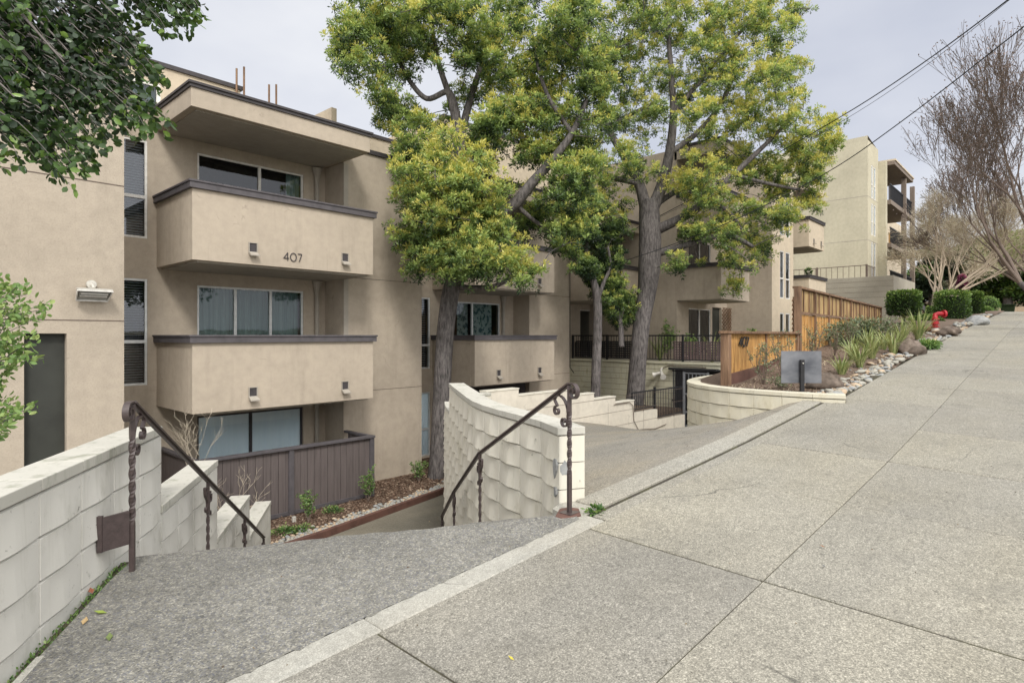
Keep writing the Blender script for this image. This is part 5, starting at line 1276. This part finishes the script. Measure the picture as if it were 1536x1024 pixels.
# decks: slabs, posts, railings, canopy
DKM = mat_plain('brown deck timber', (.19, .15, .12), .75, var=.2)
for z in (3.2, 6.0, 8.8):
    m = MB(); m.box(45.2, 53, 8.3, 12.5, z-.28, z); dk = m.build('deck', DKM, nb)
    m = MB()
    for x in np.arange(45.3, 53, .18): m.box(x, x+.03, 8.35, 8.38, z+.05, z+.98)
    m.box(45.2, 53, 8.33, 8.40, z+.98, z+1.04); m.build('railing', M['black'], dk)
    m = MB(); m.box(45.4, 52.9, 8.45, 8.48, z+.05, z+(.7 if z != 8.8 else .95)); m.build('rail_screen', M['cedar' if z == 6.0 else 'cap'], dk)
for x in (49.6, 52.8): MB().box(x-.14, x+.14, 8.2, 8.48, .6, 11.0).build('deck_post', DKM, nb)
m = MB(); m.box(45.2, 51.6, 8.1, 12.5, 11.05, 11.3); dr = m.build('deck_roof', DKM, nb); m = MB(); m.box(45.2, 51.7, 8.05, 12.5, 11.3, 11.4); m.build('coping', M['stucco3'], dr)
w = MB(); w.box(45.2, 75, 12.5, 24, 0, 11.3); w.build('recess_wall', M['stucco3'], nb)
for z in (.6, 3.25, 6.05, 8.85): MB().box(47.0, 51.5, 12.44, 12.48, z, z+2.1).build('dark_opening', M['room'], nb)
for z in (.6, 3.25, 6.05, 8.85): MB().box(60.0, 64, 12.44, 12.48, z, z+2.0).build('dark_opening', M['room'], nb)
# concrete retaining wall with terrace railing
rw = thing('concrete_retaining_wall', 'board marked grey concrete retaining wall behind the tall cedar fence', 'wall', (36, 8, 0))
m = MB(); m.box(36, 36.3, 6.5, 15, .0, 3.1); m.box(36.3, 42, 6.5, 6.8, .0, 3.1); m.build('wall', M['board'], rw, bevel=.01)
m = MB(); m.box(35.6, 36-.001, 6.3, 15, -1.5, 1.7); m.build('footing_wall', M['board'], rw, bevel=.01)
m = MB()
for z in np.arange(2.0, 3.05, .28): m.box(35.995, 36.01, 6.5, 15, z, z+.008)
m.build('board_lines', M['groove'], rw)
m = MB(); m.box(36.3, 42, 6.8, 15, 2.6, 2.95); struct(m.build('upper_terrace_floor', M['board']))
ur = thing('upper_terrace_railing', 'thin grey railing on top of the concrete terrace before the olive building', 'railing', (38, 9, 2.95))
m = MB(); ya, yb = atX(1300, 0, 38.5).y, 15
m.box(38.48, 38.52, ya, yb, 3.95, 3.99); 
for y in np.arange(ya, yb, .3): m.box(38.49, 38.51, y-.012, y+.012, 2.95, 3.95)
for y in (ya, ya+2.6): m.box(38.45, 38.55, y-.05, y+.05, 2.95, 4.02)
m.box(38.5, 40.5, ya-.02, ya+.02, 3.95, 3.99)
for x in np.arange(38.5, 40.5, .25): m.box(x-.012, x+.012, ya-.012, ya+.012, 2.95, 3.95)
m.build('bars', M['groove'], ur)
# sloping stair stringer beside the decks
m = MB(); m.beam((43.0, 7.2, 3.2), (50.0, 6.6, .8), .12, .35); o = m.build('stair_stringer', M['cap']); tag(o, 'dark sloping timber stair stringer beside the olive building decks', 'stair')
# low wall, hut and posts at the crest of the hill
m = MB(); m.box(58, 58.3, 1.0, 14, 1.0, 2.1); m.build; o = m.build('crest_wall', M['cob3'], bevel=.02); tag(o, 'low tan wall at the top of the hill', 'wall')
m = MB(); m.box(75, 82, -2, 16, .5, 3.2); m.box(74.6, 82.4, -2.4, 16.4, 3.2, 3.5); o = m.build('distant_house', M['stucco3']); tag(o, 'pale house glimpsed under the dark trees at the hill top', 'house')
cn = thing('trash_cart', 'dark green wheeled trash cart standing at the top of the hill', 'trash cart', (55, 3.0, 1.2))
m = MB(); m.add([(54.75, 2.7, 1.25), (55.25, 2.7, 1.25), (55.25, 3.3, 1.25), (54.75, 3.3, 1.25), (54.65, 2.6, 2.1), (55.35, 2.6, 2.1), (55.35, 3.4, 2.1), (54.65, 3.4, 2.1)], [(0,3,2,1),(4,5,6,7),(0,1,5,4),(1,2,6,5),(2,3,7,6),(3,0,4,7)]); m.build('body', M['leafcore'], cn, bevel=.03)
m = MB(); m.box(54.6, 55.4, 2.55, 3.45, 2.11, 2.2); m.build('lid', M['leafcore'], cn, bevel=.02)
m = MB(); m.tube([(55.3, 2.65, 1.28), (55.3, 2.75, 1.28)], .1, 12); m.tube([(55.3, 3.25, 1.28), (55.3, 3.35, 1.28)], .1, 12); m.build('wheel', M['black'], cn)

# ================================================================== TREES
TA = 14.6
big_tree('street_tree', 'tall leafy tree left of centre whose thick trunk leans beside the building wall', TA,
  [(653, 728, 27), (657, 690, 26), (660, 640, 26), (664, 560, 26), (668, 500, 26), (674, 450, 26), (681, 415, 26), (688, 370, 23), (692, 300, 21), (691, 240, 19), (688, 200, 18)],
  [[(690, 385, 20), (712, 362, 20, -.2), (738, 332, 20, -.4), (772, 306, 17, -.6), (798, 275, 15, -.7), (826, 243, 13, -.8), (858, 200, 9, -.8), (880, 150, 6, -.8)],
   [(688, 205, 16), (683, 165, 12), (672, 138, 9), (640, 148, 8), (612, 118, 7), (592, 80, 5), (570, 50, 4)], [(688, 205, 13), (676, 150, 10), (658, 95, 8), (648, 40, 6), (640, -20, 4)],
   [(690, 210, 14), (705, 150, 11, .4), (725, 90, 8, .6), (745, 30, 6, .7), (760, -40, 4, .7)], [(683, 425, 12), (702, 408, 10, -.6), (700, 382, 9, -.8), (694, 340, 6, -.9), (685, 290, 4, -1)],
   [(682, 430, 10), (712, 432, 9, -.4), (745, 428, 7, -.6), (775, 410, 5, -.7)], [(690, 350, 9), (660, 343, 5, -.6), (635, 330, 4, -.8)], [(772, 306, 8, -.6), (800, 330, 6, -.3), (830, 350, 4)], [(858, 200, 7, -.8), (820, 140, 6, -.6), (800, 70, 4, -.3)]],
  [(552, 38, 42), (525, 70, 26), (545, 98, 26), (600, 25, 45, .05), (588, 95, 34), (612, 62, 34), (575, 150, 20), (592, 182, 24), (618, 205, 30, .0), (605, 232, 20), (645, 20, 34), (690, 22, 40, .0), (728, 70, 38, .05), (762, 35, 42, 0), (700, 80, 26), (745, 125, 38, .1), (790, 120, 44, .15), (765, 178, 38, .12), (808, 178, 42, .18), (832, 95, 46, .05), (850, 40, 45), (735, 185, 28), (810, 225, 28, .1), (848, 222, 34, .08), (880, 165, 40), (885, 105, 40, -.05), (720, 215, 22),
   (640, 255, 40, .12, -1.2), (680, 250, 36, .18, -1.6), (705, 280, 40, .18, -1.7), (660, 300, 42, .12, -1.4), (720, 318, 32, .1, -1.5), (625, 300, 26, .05, -1.0), (640, 345, 34, 0, -.9), (612, 355, 17, .0, -.8), (675, 355, 36, .0, -1.2), (700, 378, 36, .05, -1.4), (738, 382, 34, .08, -1.4), (778, 400, 26, .15, -1.4), (655, 392, 28, .0, -1.0), (632, 398, 17, .05, -.8), (745, 350, 24, .05, -1.3), (690, 410, 18, .0, -1.3),
   (815, 318, 24, -.12), (795, 335, 20, -.15), (850, 300, 34, -.15), (868, 258, 28, -.05), (835, 345, 24, -.15), (862, 345, 22, -.05), (848, 375, 13, .0)],
  dens=.85, tonebase=.57, spread=1.1, fill=210, holes=((648, 138, 34), (690, 212, 24), (770, 350, 45), (730, 300, 20)),
  hull=[(500, 60), (515, 15), (540, -30), (880, -30), (900, 60), (905, 180), (880, 260), (890, 330), (850, 395), (815, 340), (760, 320), (700, 270), (620, 240), (570, 180), (545, 120), (500, 100)])
TB = 18.9
big_tree('street_tree', 'large yellow green tree right of centre with a forked grey trunk behind the white wall', TB,
  [(952, 606, 28), (954, 585, 27), (957, 540, 25), (963, 480, 25), (970, 440, 27), (974, 400, 33), (975, 360, 33), (974, 325, 31), (973, 300, 27)],
  [[(976, 320, 20), (992, 280, 17), (1004, 230, 14), (1010, 170, 11), (1006, 100, 8), (1000, 20, 5)], [(970, 318, 20), (958, 275, 15), (935, 232, 12), (912, 190, 9), (905, 130, 7), (930, 60, 5)],
   [(984, 345, 17), (1010, 333, 14, -.3), (1038, 318, 12, -.5), (1062, 298, 12, -.6), (1100, 262, 9, -.7), (1150, 215, 6, -.8), (1195, 170, 4, -.8)], [(986, 380, 12), (1015, 372, 10, -.3), (1048, 362, 8, -.5), (1090, 352, 8, -.6), (1130, 370, 5, -.7)],
   [(1004, 230, 10), (1045, 200, 8, .3), (1085, 150, 7, .4), (1110, 80, 5, .5)], [(1010, 170, 8), (1060, 110, 6), (1100, 60, 5), (1150, 10, 4)], [(912, 190, 7), (950, 170, 6), (990, 150, 5)], [(978, 310, 12), (1010, 290, 8, .3), (1060, 265, 6, .6), (1090, 235, 4, .8)], [(1100, 262, 6, -.7), (1150, 275, 5, -.7), (1200, 285, 4, -.7)], [(1062, 298, 7, -.6), (1095, 320, 6, -.6), (1115, 350, 4, -.6)], [(958, 275, 9), (900, 262, 7, -.4), (880, 250, 5, -.5)], [(905, 130, 6), (885, 60, 5), (880, 0, 4)]],
  [(905, 45, 45, -.1), (950, 20, 45, -.02), (1000, 38, 48, .04), (1050, 20, 45, .06), (1062, 75, 40, .06), (1105, 30, 44, .06), (1148, 35, 40, .04), (1185, 15, 26, .02), (1165, 85, 30, .08), (1188, 120, 26, .06), (1140, 125, 38, .1), (1095, 110, 36, .06), (1030, 130, 34), (978, 110, 38, .02), (925, 120, 36, -.1), (895, 200, 34, -.05), (930, 180, 30, -.08), (945, 235, 24), (890, 255, 30, -.05), (905, 300, 34, .0), (930, 335, 15), (975, 170, 24), (1045, 180, 26, .04), (1085, 190, 34, .08), (1130, 185, 36, .1), (1172, 180, 36, .1), (1215, 205, 26, .08), (1240, 185, 12, .08), (1248, 215, 12, .1), (1200, 240, 36, .1), (1232, 255, 20, .1), (1215, 300, 20, .05), (1165, 255, 36, .08), (1118, 245, 34, .06), (1050, 255, 26, .22), (1020, 280, 20, .25), (1072, 285, 28, .05), (1150, 305, 30, .02), (1102, 320, 34, .0), (1180, 325, 22, .0), (1128, 365, 30, -.02), (1095, 385, 17, .05), (1150, 370, 14), (1080, 355, 24, -.1), (1100, 425, 16, .15), (1015, 395, 13, -.1), (1035, 345, 18, -.12), (870, 310, 26, -.1)],
  dens=.72, tonebase=.65, spread=1.3, fill=270, holes=((1010, 240, 24), (985, 330, 34), (1050, 225, 14), (1120, 290, 12)),
  hull=[(880, -30), (1200, -30), (1203, 60), (1190, 110), (1215, 150), (1262, 175), (1268, 222), (1235, 250), (1243, 290), (1210, 345), (1160, 390), (1125, 440), (1092, 440), (1080, 390), (1040, 400), (1010, 340), (1030, 260), (990, 260), (940, 330), (875, 330)], tuf=12, clr=(.16, .34))
big_tree('small_tree', 'slim dark green tree between the two big trunks against the terrace railing', 18.3,
  [(893, 605, 15), (894, 560, 14), (896, 500, 14), (896, 450, 13), (890, 420, 10), (884, 395, 8)], [[(896, 450, 8), (905, 425, 6), (915, 400, 5), (912, 370, 3)], [(890, 420, 7), (880, 380, 5), (885, 340, 4)]],
  [(880, 400, 16, -.1), (905, 375, 26, -.15), (885, 350, 24, -.15), (915, 400, 22, -.1), (897, 430, 14, 0), (868, 350, 16, -.1), (920, 350, 22, -.15), (890, 418, 14, -.05)], dens=1.5, tonebase=.36, spread=.5, clr=(.16, .28))
big_tree('small_tree', 'low rounded dark green tree just left of the forked trunk', 18.9,
  [(932, 520, 9), (931, 490, 8), (928, 470, 6)], [[(930, 480, 5), (915, 455, 4), (920, 430, 3)], [(930, 480, 5), (940, 450, 4)]],
  [(918, 425, 15, -.05), (925, 450, 20, .0), (940, 462, 19, .08), (915, 465, 13, .05), (932, 475, 14, .05)], dens=2.0, tonebase=.42, spread=.3, clr=(.15, .25))
# overhanging broadleaf branches, top left
def near_branches():
    base = Vector((-1.6, 5.4, -3.5)); root = thing('overhanging_tree', 'dark glossy leaved tree whose branches hang into the top left corner', 'tree', base)
    tm = MB(); top = Vector((-1.0, 4.9, 1.6)); pts, r = smooth_path([base, Vector((-1.5, 5.3, -1)), top, Vector((-.6, 4.6, 3.2))], [.2, .17, .14, .08], 6); tm.tube(pts, r, 10); tm.build('trunk', M['bark'], root, smooth=True)
    P = []; D = []; T = []; bm_ = MB(); Rr = random.Random(21)
    tips = [(300, 8, 4.2), (285, 25, 4.2), (262, 50, 4.4), (240, 30, 4.5), (215, 75, 4.4), (232, 100, 4.4), (238, 118, 4.3), (205, 105, 4.6), (180, 60, 4.6), (160, 20, 4.7), (120, 10, 4.8), (90, 40, 4.6), (60, 15, 4.6), (30, 30, 4.4), (205, 140, 4.3), (175, 120, 4.5), (140, 90, 4.6), (100, 80, 4.5), (50, 70, 4.4), (10, 60, 4.3),
            (190, 165, 4.2), (235, 182, 4.1), (222, 190, 4.1), (165, 160, 4.3), (130, 140, 4.4), (80, 120, 4.4), (30, 110, 4.3), (185, 195, 4.1), (150, 195, 4.2), (110, 175, 4.3), (60, 160, 4.3), (15, 150, 4.2), (165, 215, 4.1), (130, 225, 4.1), (135, 248, 4.0), (90, 215, 4.2), (50, 200, 4.2), (10, 195, 4.1), (95, 245, 4.05), (40, 232, 4.1), (85, 262, 4.0), (5, 235, 4.1), (150, 50, 4.8), (200, 20, 4.7), (250, 5, 4.5), (110, 130, 4.5), (20, 5, 4.2), (70, 185, 4.3)]
    for (px, py, t) in tips:
        for rep in range(6):
            tip = atT(px+Rr.uniform(-20, 20)*(rep > 0), py+Rr.uniform(-18, 18)*(rep > 0), t+Rr.uniform(-.35, .45)); st_ = atT(px-150-Rr.uniform(0, 60), py-130-Rr.uniform(0, 60), t+.3+Rr.uniform(-.3, .5)); a = tip.lerp(st_, .55)
            b = [a+(tip-a)*(i/7)+Vector((0, 0, .05*math.sin(PI*i/7)))+Vector((Rr.uniform(-1, 1), Rr.uniform(-1, 1), Rr.uniform(-1, 1)))*.012 for i in range(8)]
            bm_.tube(b, [.0048-.0005*i for i in range(8)], 4, False)
            for i in range(8):
                f = b[i]; dd = (tip-a).normalized()
                for _ in range(4 if i < 7 else 5):
                    P.append(f+Vector((Rr.uniform(-1, 1), Rr.uniform(-1, 1), Rr.uniform(-1, 1)))*.03); D.append(dd*.7+Vector((Rr.gauss(0, 1), Rr.gauss(0, 1), Rr.gauss(0, .8)-.1))); T.append(.22+.5*(i/7)**2+Rr.gauss(0, .14)+(.25 if Rr.random() < .1 else 0))
            if rep == 0: bm_.tube(bend(st_, a, 4, .05), [.012, .010, .008, .007, .005], 5, False)
    bm_.build('branches', mat_plain('grey twig', (.13, .115, .105), .85), root)
    n = len(P); leaf2('leaves', P, D, .063, .039, T, M['leafB'], root)
def leaf2(name, P, D, L, W, T, mat, root):
    """rounder six sided leaf with a folded midrib"""
    n = len(P); P = np.array([tuple(p) for p in P]); D = np.array([tuple(d) for d in D]); D /= np.linalg.norm(D, axis=1)[:, None]
    R_ = rng.normal(size=(n, 3)); R_[:, 2] *= .5; Sd = np.cross(D, R_); Sd /= np.linalg.norm(Sd, axis=1)[:, None]; Nn = np.cross(Sd, D)
    Ls = L*rng.uniform(.7, 1.2, (n, 1)); Ws = W*rng.uniform(.8, 1.2, (n, 1))
    V = np.stack([P, P+D*Ls*.3+Sd*Ws*.42+Nn*Ws*.12, P+D*Ls*.68+Sd*Ws*.45+Nn*Ws*.12, P+D*Ls, P+D*Ls*.68-Sd*Ws*.45+Nn*Ws*.12, P+D*Ls*.3-Sd*Ws*.42+Nn*Ws*.12], 1).reshape(-1, 3)
    idx = np.arange(n)[:, None]*6; fa = np.concatenate([idx+np.array([[0, 1, 2, 3]]), idx+np.array([[0, 3, 4, 5]])], 1).reshape(-1)
    me = bpy.data.meshes.new(name); me.vertices.add(6*n); me.vertices.foreach_set('co', V.ravel()); me.loops.add(8*n); me.loops.foreach_set('vertex_index', fa.astype(np.int32))
    me.polygons.add(2*n); me.polygons.foreach_set('loop_start', np.arange(0, 8*n, 4, dtype=np.int32)); me.polygons.foreach_set('loop_total', np.full(2*n, 4, dtype=np.int32))
    at = me.attributes.new('tone', 'FLOAT', 'POINT'); at.data.foreach_set('value', np.repeat(np.clip(T, 0, 1), 6).astype(np.float32)); me.update(calc_edges=True); me.materials.append(mat)
    o = bpy.data.objects.new(name, me); COL.objects.link(o); o.parent = root; o.matrix_basis = root.matrix_basis.inverted(); return o
near_branches()
# light green shrub at the left edge, behind the wall
def left_shrub():
    base = atT(-70, 900, 3.9); root = thing('light_green_shrub', 'light green leafy shrub reaching in at the left edge above the block wall', 'shrub', base)
    P = []; D = []; T = []; m = MB(); Rr = random.Random(4)
    tips = [(60, 462, 3.7), (45, 440, 3.7), (25, 430, 3.8), (5, 425, 3.8), (50, 480, 3.7), (30, 470, 3.8), (10, 465, 3.8), (48, 508, 3.7), (48, 535, 3.7), (30, 525, 3.8), (20, 505, 3.8), (5, 500, 3.8), (10, 545, 3.8), (40, 618, 3.7), (20, 612, 3.8), (5, 600, 3.8), (20, 632, 3.7), (5, 650, 3.8), (0, 575, 3.8), (-20, 520, 3.9), (-20, 470, 3.9), (10, 480, 3.6)]
    for px, py, t in tips:
        for rep in range(2):
            tip = atT(px+Rr.uniform(-8, 8)*rep, py+Rr.uniform(-8, 8)*rep, t+Rr.uniform(-.2, .2)); a = atT(-60+Rr.uniform(-20, 10), py+55+Rr.uniform(-30, 40), t+.05)
            b = bend(a, tip, 7, .10); m.tube(b, [.006-.0006*i for i in range(8)], 4, False)
            if rep == 0: m.tube(bend(base, a, 5, .08), [.02, .016, .013, .011, .009, .007], 5, False)
            for i in range(3, 8):
                for _ in range(7): P.append(b[i]+Vector((Rr.uniform(-1, 1), Rr.uniform(-1, 1), Rr.uniform(-1, 1)))*.035); D.append(Vector((Rr.gauss(0, 1), Rr.gauss(0, 1), Rr.gauss(0, 1)))+(tip-a).normalized()); T.append(Rr.gauss(.65, .2))
    m.build('branches', M['bark'], root); leaf2('leaves', P, D, .046, .022, T, M['leafC'], root)
left_shrub()
# bare trees on the right
def anchored(px, py, t): v = atT(px, py, t); v.z = zg(v.x, v.y)-.05; return v
b0 = atT(1612, 480, 17.5); b0.z = zg(b0.x, b0.y)-.05
bare_tree('bare_tree', 'tall leafless tree with brown seed clusters at the right edge', b0, 9.6, (-.50, .62, 1), ('bark', 'twig'), 8, (2, 3), .40, .15, .82, 2, 12, upward=.55, buds=('rust', 1, .14, .075, .03), first=.20, minr=.006)
b1 = anchored(1394, 477, 27); bare_tree('bare_tree', 'pale multi stemmed bare tree rising behind the clipped bushes', b1, 4.9, (.5, -.5, 1), ('bark2', 'twigpale'), 7, (2, 3), .50, .10, .76, 4, 5, upward=.25, minr=.006, first=.33, buds=('straws', 3, .12, .30, .010))
b2_ = anchored(1425, 470, 36); bare_tree('bare_tree', 'broad pale bare tree farther up the hill', b2_, 7.0, (.2, .05, 1), ('bark2', 'twigpale'), 6, (3, 3), .7, .12, .76, 3, 8, upward=.0, minr=.008, first=.28, buds=('straws', 3, .18, .42, .014))
b3 = atT(1585, 478, 26); b3.z = zg(b3.x, b3.y)-.05; bare_tree('bare_tree', 'slender bare brown tree behind the right edge tree', b3, 11, (-.50, .55, 1), ('bark', 'twig'), 8, (2, 3), .42, .14, .82, 2, 33, upward=.4, buds=('rust', 1, .2, .09, .035), minr=.008, first=.18)
def far_tree(px, py, t, blobs, lab, tone=.4, mat='leafE', n=1.0):
    big_tree('evergreen_tree', lab, t, [(px, py, 14), (px, py-25, 12), (px+2, py-50, 9)], [[(px, py-40, 8), (px-12, py-65, 5)], [(px, py-40, 8), (px+14, py-65, 5)]], blobs, dens=.14*n, tuft_r=.5, tonebase=tone, spread=1.5, mat=mat, leafL=.30, leafW=.16, clr=(.6, 1.1), per=10, tuf=9, group='dark evergreens at the hill top')
far_tree(1512, 474, 52, [(1500, 385, 22, .45), (1528, 378, 24, .45), (1490, 420, 26, 0), (1520, 420, 30, 0), (1545, 400, 30), (1500, 440, 18), (1530, 446, 14)], 'dark evergreen with a bright green top at the right edge', mat='leafD')
far_tree(1462, 472, 58, [(1450, 425, 22), (1470, 410, 22), (1478, 440, 20), (1440, 445, 18), (1460, 450, 16), (1425, 440, 18)], 'dark evergreen behind the clipped hedges')
far_tree(1400, 470, 56, [(1395, 440, 22), (1380, 425, 20), (1412, 425, 20, .15), (1405, 400, 20, .1), (1440, 400, 22, .1), (1470, 385, 20)], 'dark evergreen seen through the pale bare tree')
far_tree(1580, 474, 70, [(1560, 400, 30), (1590, 380, 40), (1540, 440, 22), (1570, 445, 24)], 'wide evergreen outside the right edge at the hill top')
# trees and houses across the street (they show in the window panes)
for i, x in enumerate((-14, -5, 3, 12, 22, 33)):
    root = thing('opposite_tree', ['round green tree across the street, far down the hill', 'green tree across the street behind the viewer', 'spreading green tree across the street', 'tall green tree across the street', 'green tree across the street up the hill', 'farthest green tree across the street up the hill'][i], 'tree', (x, -14, zg(x, -2)))
    z0 = zg(x, -2); m = MB(); m.tube([(x, -14, z0-.2), (x+.2, -14, z0+2.5), (x, -13.8, z0+4)], [.3, .22, .12], 10); m.build('trunk', M['bark'], root)
    cs = [Vector((x+rnd(-2.6, 2.6), -14+rnd(-1.5, 1.5), z0+rnd(2.6, 5.6))) for _ in range(34)]
    P, D, T = clump_leaves(cs, [rnd(.6, 1.0) for _ in cs], [34]*len(cs), 6, .3, .12, [rnd(.3, .6) for _ in cs], tuft_r=.4); leaf_mesh('crown', P, D, .28, .13, T, M['leafD'], root)

# ================================================================== WIRES
def wire(name, pts, r, lab):
    m = MB(); v, rr = smooth_path([atT(*p) for p in pts], [r]*len(pts), 6); m.tube(v, r, 6); o = m.build(name, M['black']); tag(o, lab, 'cable', 'overhead cables')
wire('overhead_cable', [(1640, -45, 9), (1536, 40, 11), (1350, 184, 14), (1235, 262, 16), (1090, 335, 17.5), (950, 387, 18.6), (860, 410, 20)], .013, 'lowest thick black cable sagging across the right tree')
wire('overhead_cable', [(1600, -75, 10), (1512, 0, 11.5), (1380, 98, 14), (1265, 173, 16), (1120, 255, 19), (940, 350, 21)], .014, 'upper black cable entering from the top right corner')
wire('overhead_cable', [(1600, -72, 10), (1512, 2, 11.5), (1380, 105, 14), (1265, 181, 16), (1120, 262, 19), (960, 340, 21)], .006, 'thin cable just under the upper black cable')

# fallen leaves
for i, (px, py, lab, cc) in enumerate(((137, 889, 'rust coloured fallen leaf on the dark landing', (.25, .09, .05)), (151, 923, 'green fallen leaf on the landing', (.22, .28, .05)), (127, 936, 'tan fallen leaf on the landing', (.42, .30, .15)), (164, 960, 'dull green fallen leaf lowest on the landing', (.14, .18, .06)), (767, 994, 'small yellow leaf at the bottom of the sidewalk', (.50, .42, .06)), (1236, 853, 'dark grey leaf on the middle slab', (.08, .09, .11)), (1234, 823, 'tiny brown leaf on the middle slab', (.22, .10, .04)))):
    p = atG(px, py); m = MB(); s_ = .032 if i < 4 else .015; a = rnd(0, PI); d = Vector((math.cos(a), math.sin(a), 0)); e = Vector((-d.y, d.x, 0)); p.z = zg(p.x, p.y)+.008
    m.add([p-d*s_, p+e*s_*.45+Vector((0, 0, .004)), p+d*s_*1.1+Vector((0, 0, .010)), p-e*s_*.45+Vector((0, 0, .006)), p+Vector((0, 0, .001))], [(0, 1, 4), (1, 2, 4), (2, 3, 4), (3, 0, 4)])
    o = m.build('fallen_leaf', mat_plain('fallen leaf %d' % i, cc, .7, var=.2, scale=60)); tag(o, lab, 'leaf', 'fallen leaves')
P = []
for _ in range(170):
    x = 1.0+12*random.random()**1.3; y = rnd(-.2, 2.6) if random.random() < .7 else rnd(2.35, 3.2)
    if y > 2.46 and x < 3.9: q = (x, y, ZL(x, y)+.006)
    elif y > 2.66 and x < 8.8: q = (x, y, zd(x, y)+.008)
    else: q = (x, y, zg(x, y)+.018 if y > 2.3 else zg(x, y)+.004)
    P.append(q)
for _ in range(160):
    y = rnd(2.9, 8.8); x = rnd(lx(y)+.3, min(rx_(y), 17)-.2); P.append((x, y, zd(x, y)+.008))
o = leaf_mesh('debris', P, [(rnd(-1, 1), rnd(-1, 1), rnd(0, .25)) for _ in P], .014, .007, rng.uniform(0, 1, len(P)), mat_leaf('debris', [(0, (.03, .025, .02)), (.6, (.12, .08, .05)), (1, (.28, .22, .12))], 0, .9)); stuff(o, 'tiny bits of leaf and twig scattered over sidewalk and driveway', 'debris')
# moss in the gutter
P = []
for _ in range(420):
    s = rnd(-.1, 1.15); x, y = st2(s, rnd(.01, .07)); P.append((x, y, ZL(x, y)-.03+rnd(0, .02)))
o = leaf_mesh('moss', P, [(rnd(-1, 1), rnd(-1, 1), 1) for _ in P], .018, .010, rng.uniform(0, .8, len(P)), M['leafC']); stuff(o, 'thin moss in the gap between landing and wall', 'moss')

# ================================================================== LIGHT, SKY, CAMERA
W = bpy.data.worlds.new('World'); S.world = W; W.use_nodes = True; nt = W.node_tree; nt.nodes.clear(); n = N(nt)
sund = Vector((-.42, -.70, .78)).normalized(); elev = math.asin(sund.z); az = math.atan2(sund.x, sund.y)
sky = n.n('ShaderNodeTexSky', sky_type='NISHITA'); sky.sun_disc = False; sky.sun_elevation = elev; sky.sun_rotation = az
tc = n.n('ShaderNodeTexCoord'); mp = n.n('ShaderNodeMapping'); mp.inputs['Scale'].default_value = (1, 1, 2.2); n.l(tc.outputs['Generated'], mp.inputs['Vector'])
cl = n.noise(mp.outputs[0], 1.6, 5, .55)
cloud = n.ramp(cl, [(.3, (.56, .59, .68)), (.5, (.68, .70, .77)), (.72, (.84, .85, .88))])
dot = n.n('ShaderNodeVectorMath', operation='DOT_PRODUCT'); n.l(tc.outputs['Generated'], dot.inputs[0]); dot.inputs[1].default_value = sund
gl = n.ramp(dot.outputs['Value'], [(0.0, 0), (.25, .08), (.6, .55), (1.0, 1.0)])
sx = n.n('ShaderNodeSeparateXYZ'); n.l(tc.outputs['Generated'], sx.inputs[0])
c = n.mix(cloud, (2.6, 2.56, 2.5), gl)
bs = n.n('ShaderNodeVectorMath', operation='SCALE'); n.l(sky.outputs[0], bs.inputs[0]); bs.inputs['Scale'].default_value = .012
ad = n.n('ShaderNodeVectorMath', operation='ADD'); n.l(c, ad.inputs[0]); n.l(bs.outputs[0], ad.inputs[1])
bg = n.n('ShaderNodeBackground'); bg.inputs['Strength'].default_value = 1.0; n.l(ad.outputs[0], bg.inputs[0]); o = n.n('ShaderNodeOutputWorld'); n.l(bg.outputs[0], o.inputs[0])
sl = bpy.data.lights.new('sun', 'SUN'); sl.energy = 2.25; sl.angle = math.radians(11); sl.color = (1, .965, .91)
so = bpy.data.objects.new('sun', sl); COL.objects.link(so); so.rotation_euler = (-sund).to_track_quat('-Z', 'Y').to_euler()
cam = bpy.data.cameras.new('camera'); co = bpy.data.objects.new('camera', cam); COL.objects.link(co); S.camera = co
cam.sensor_width = 36; cam.lens = 36*F/1536; cam.shift_y = -9/1536; cam.clip_start = .05; cam.clip_end = 2000
fwd = Vector((CA, SA, 0)); co.location = (0, 0, 0); co.rotation_euler = fwd.to_track_quat('-Z', 'Y').to_euler()
S.view_settings.view_transform = 'Standard'; S.view_settings.look = 'None'; S.view_settings.exposure = 0
S.cycles.max_bounces = 6; S.cycles.diffuse_bounces = 3; S.cycles.transparent_max_bounces = 8
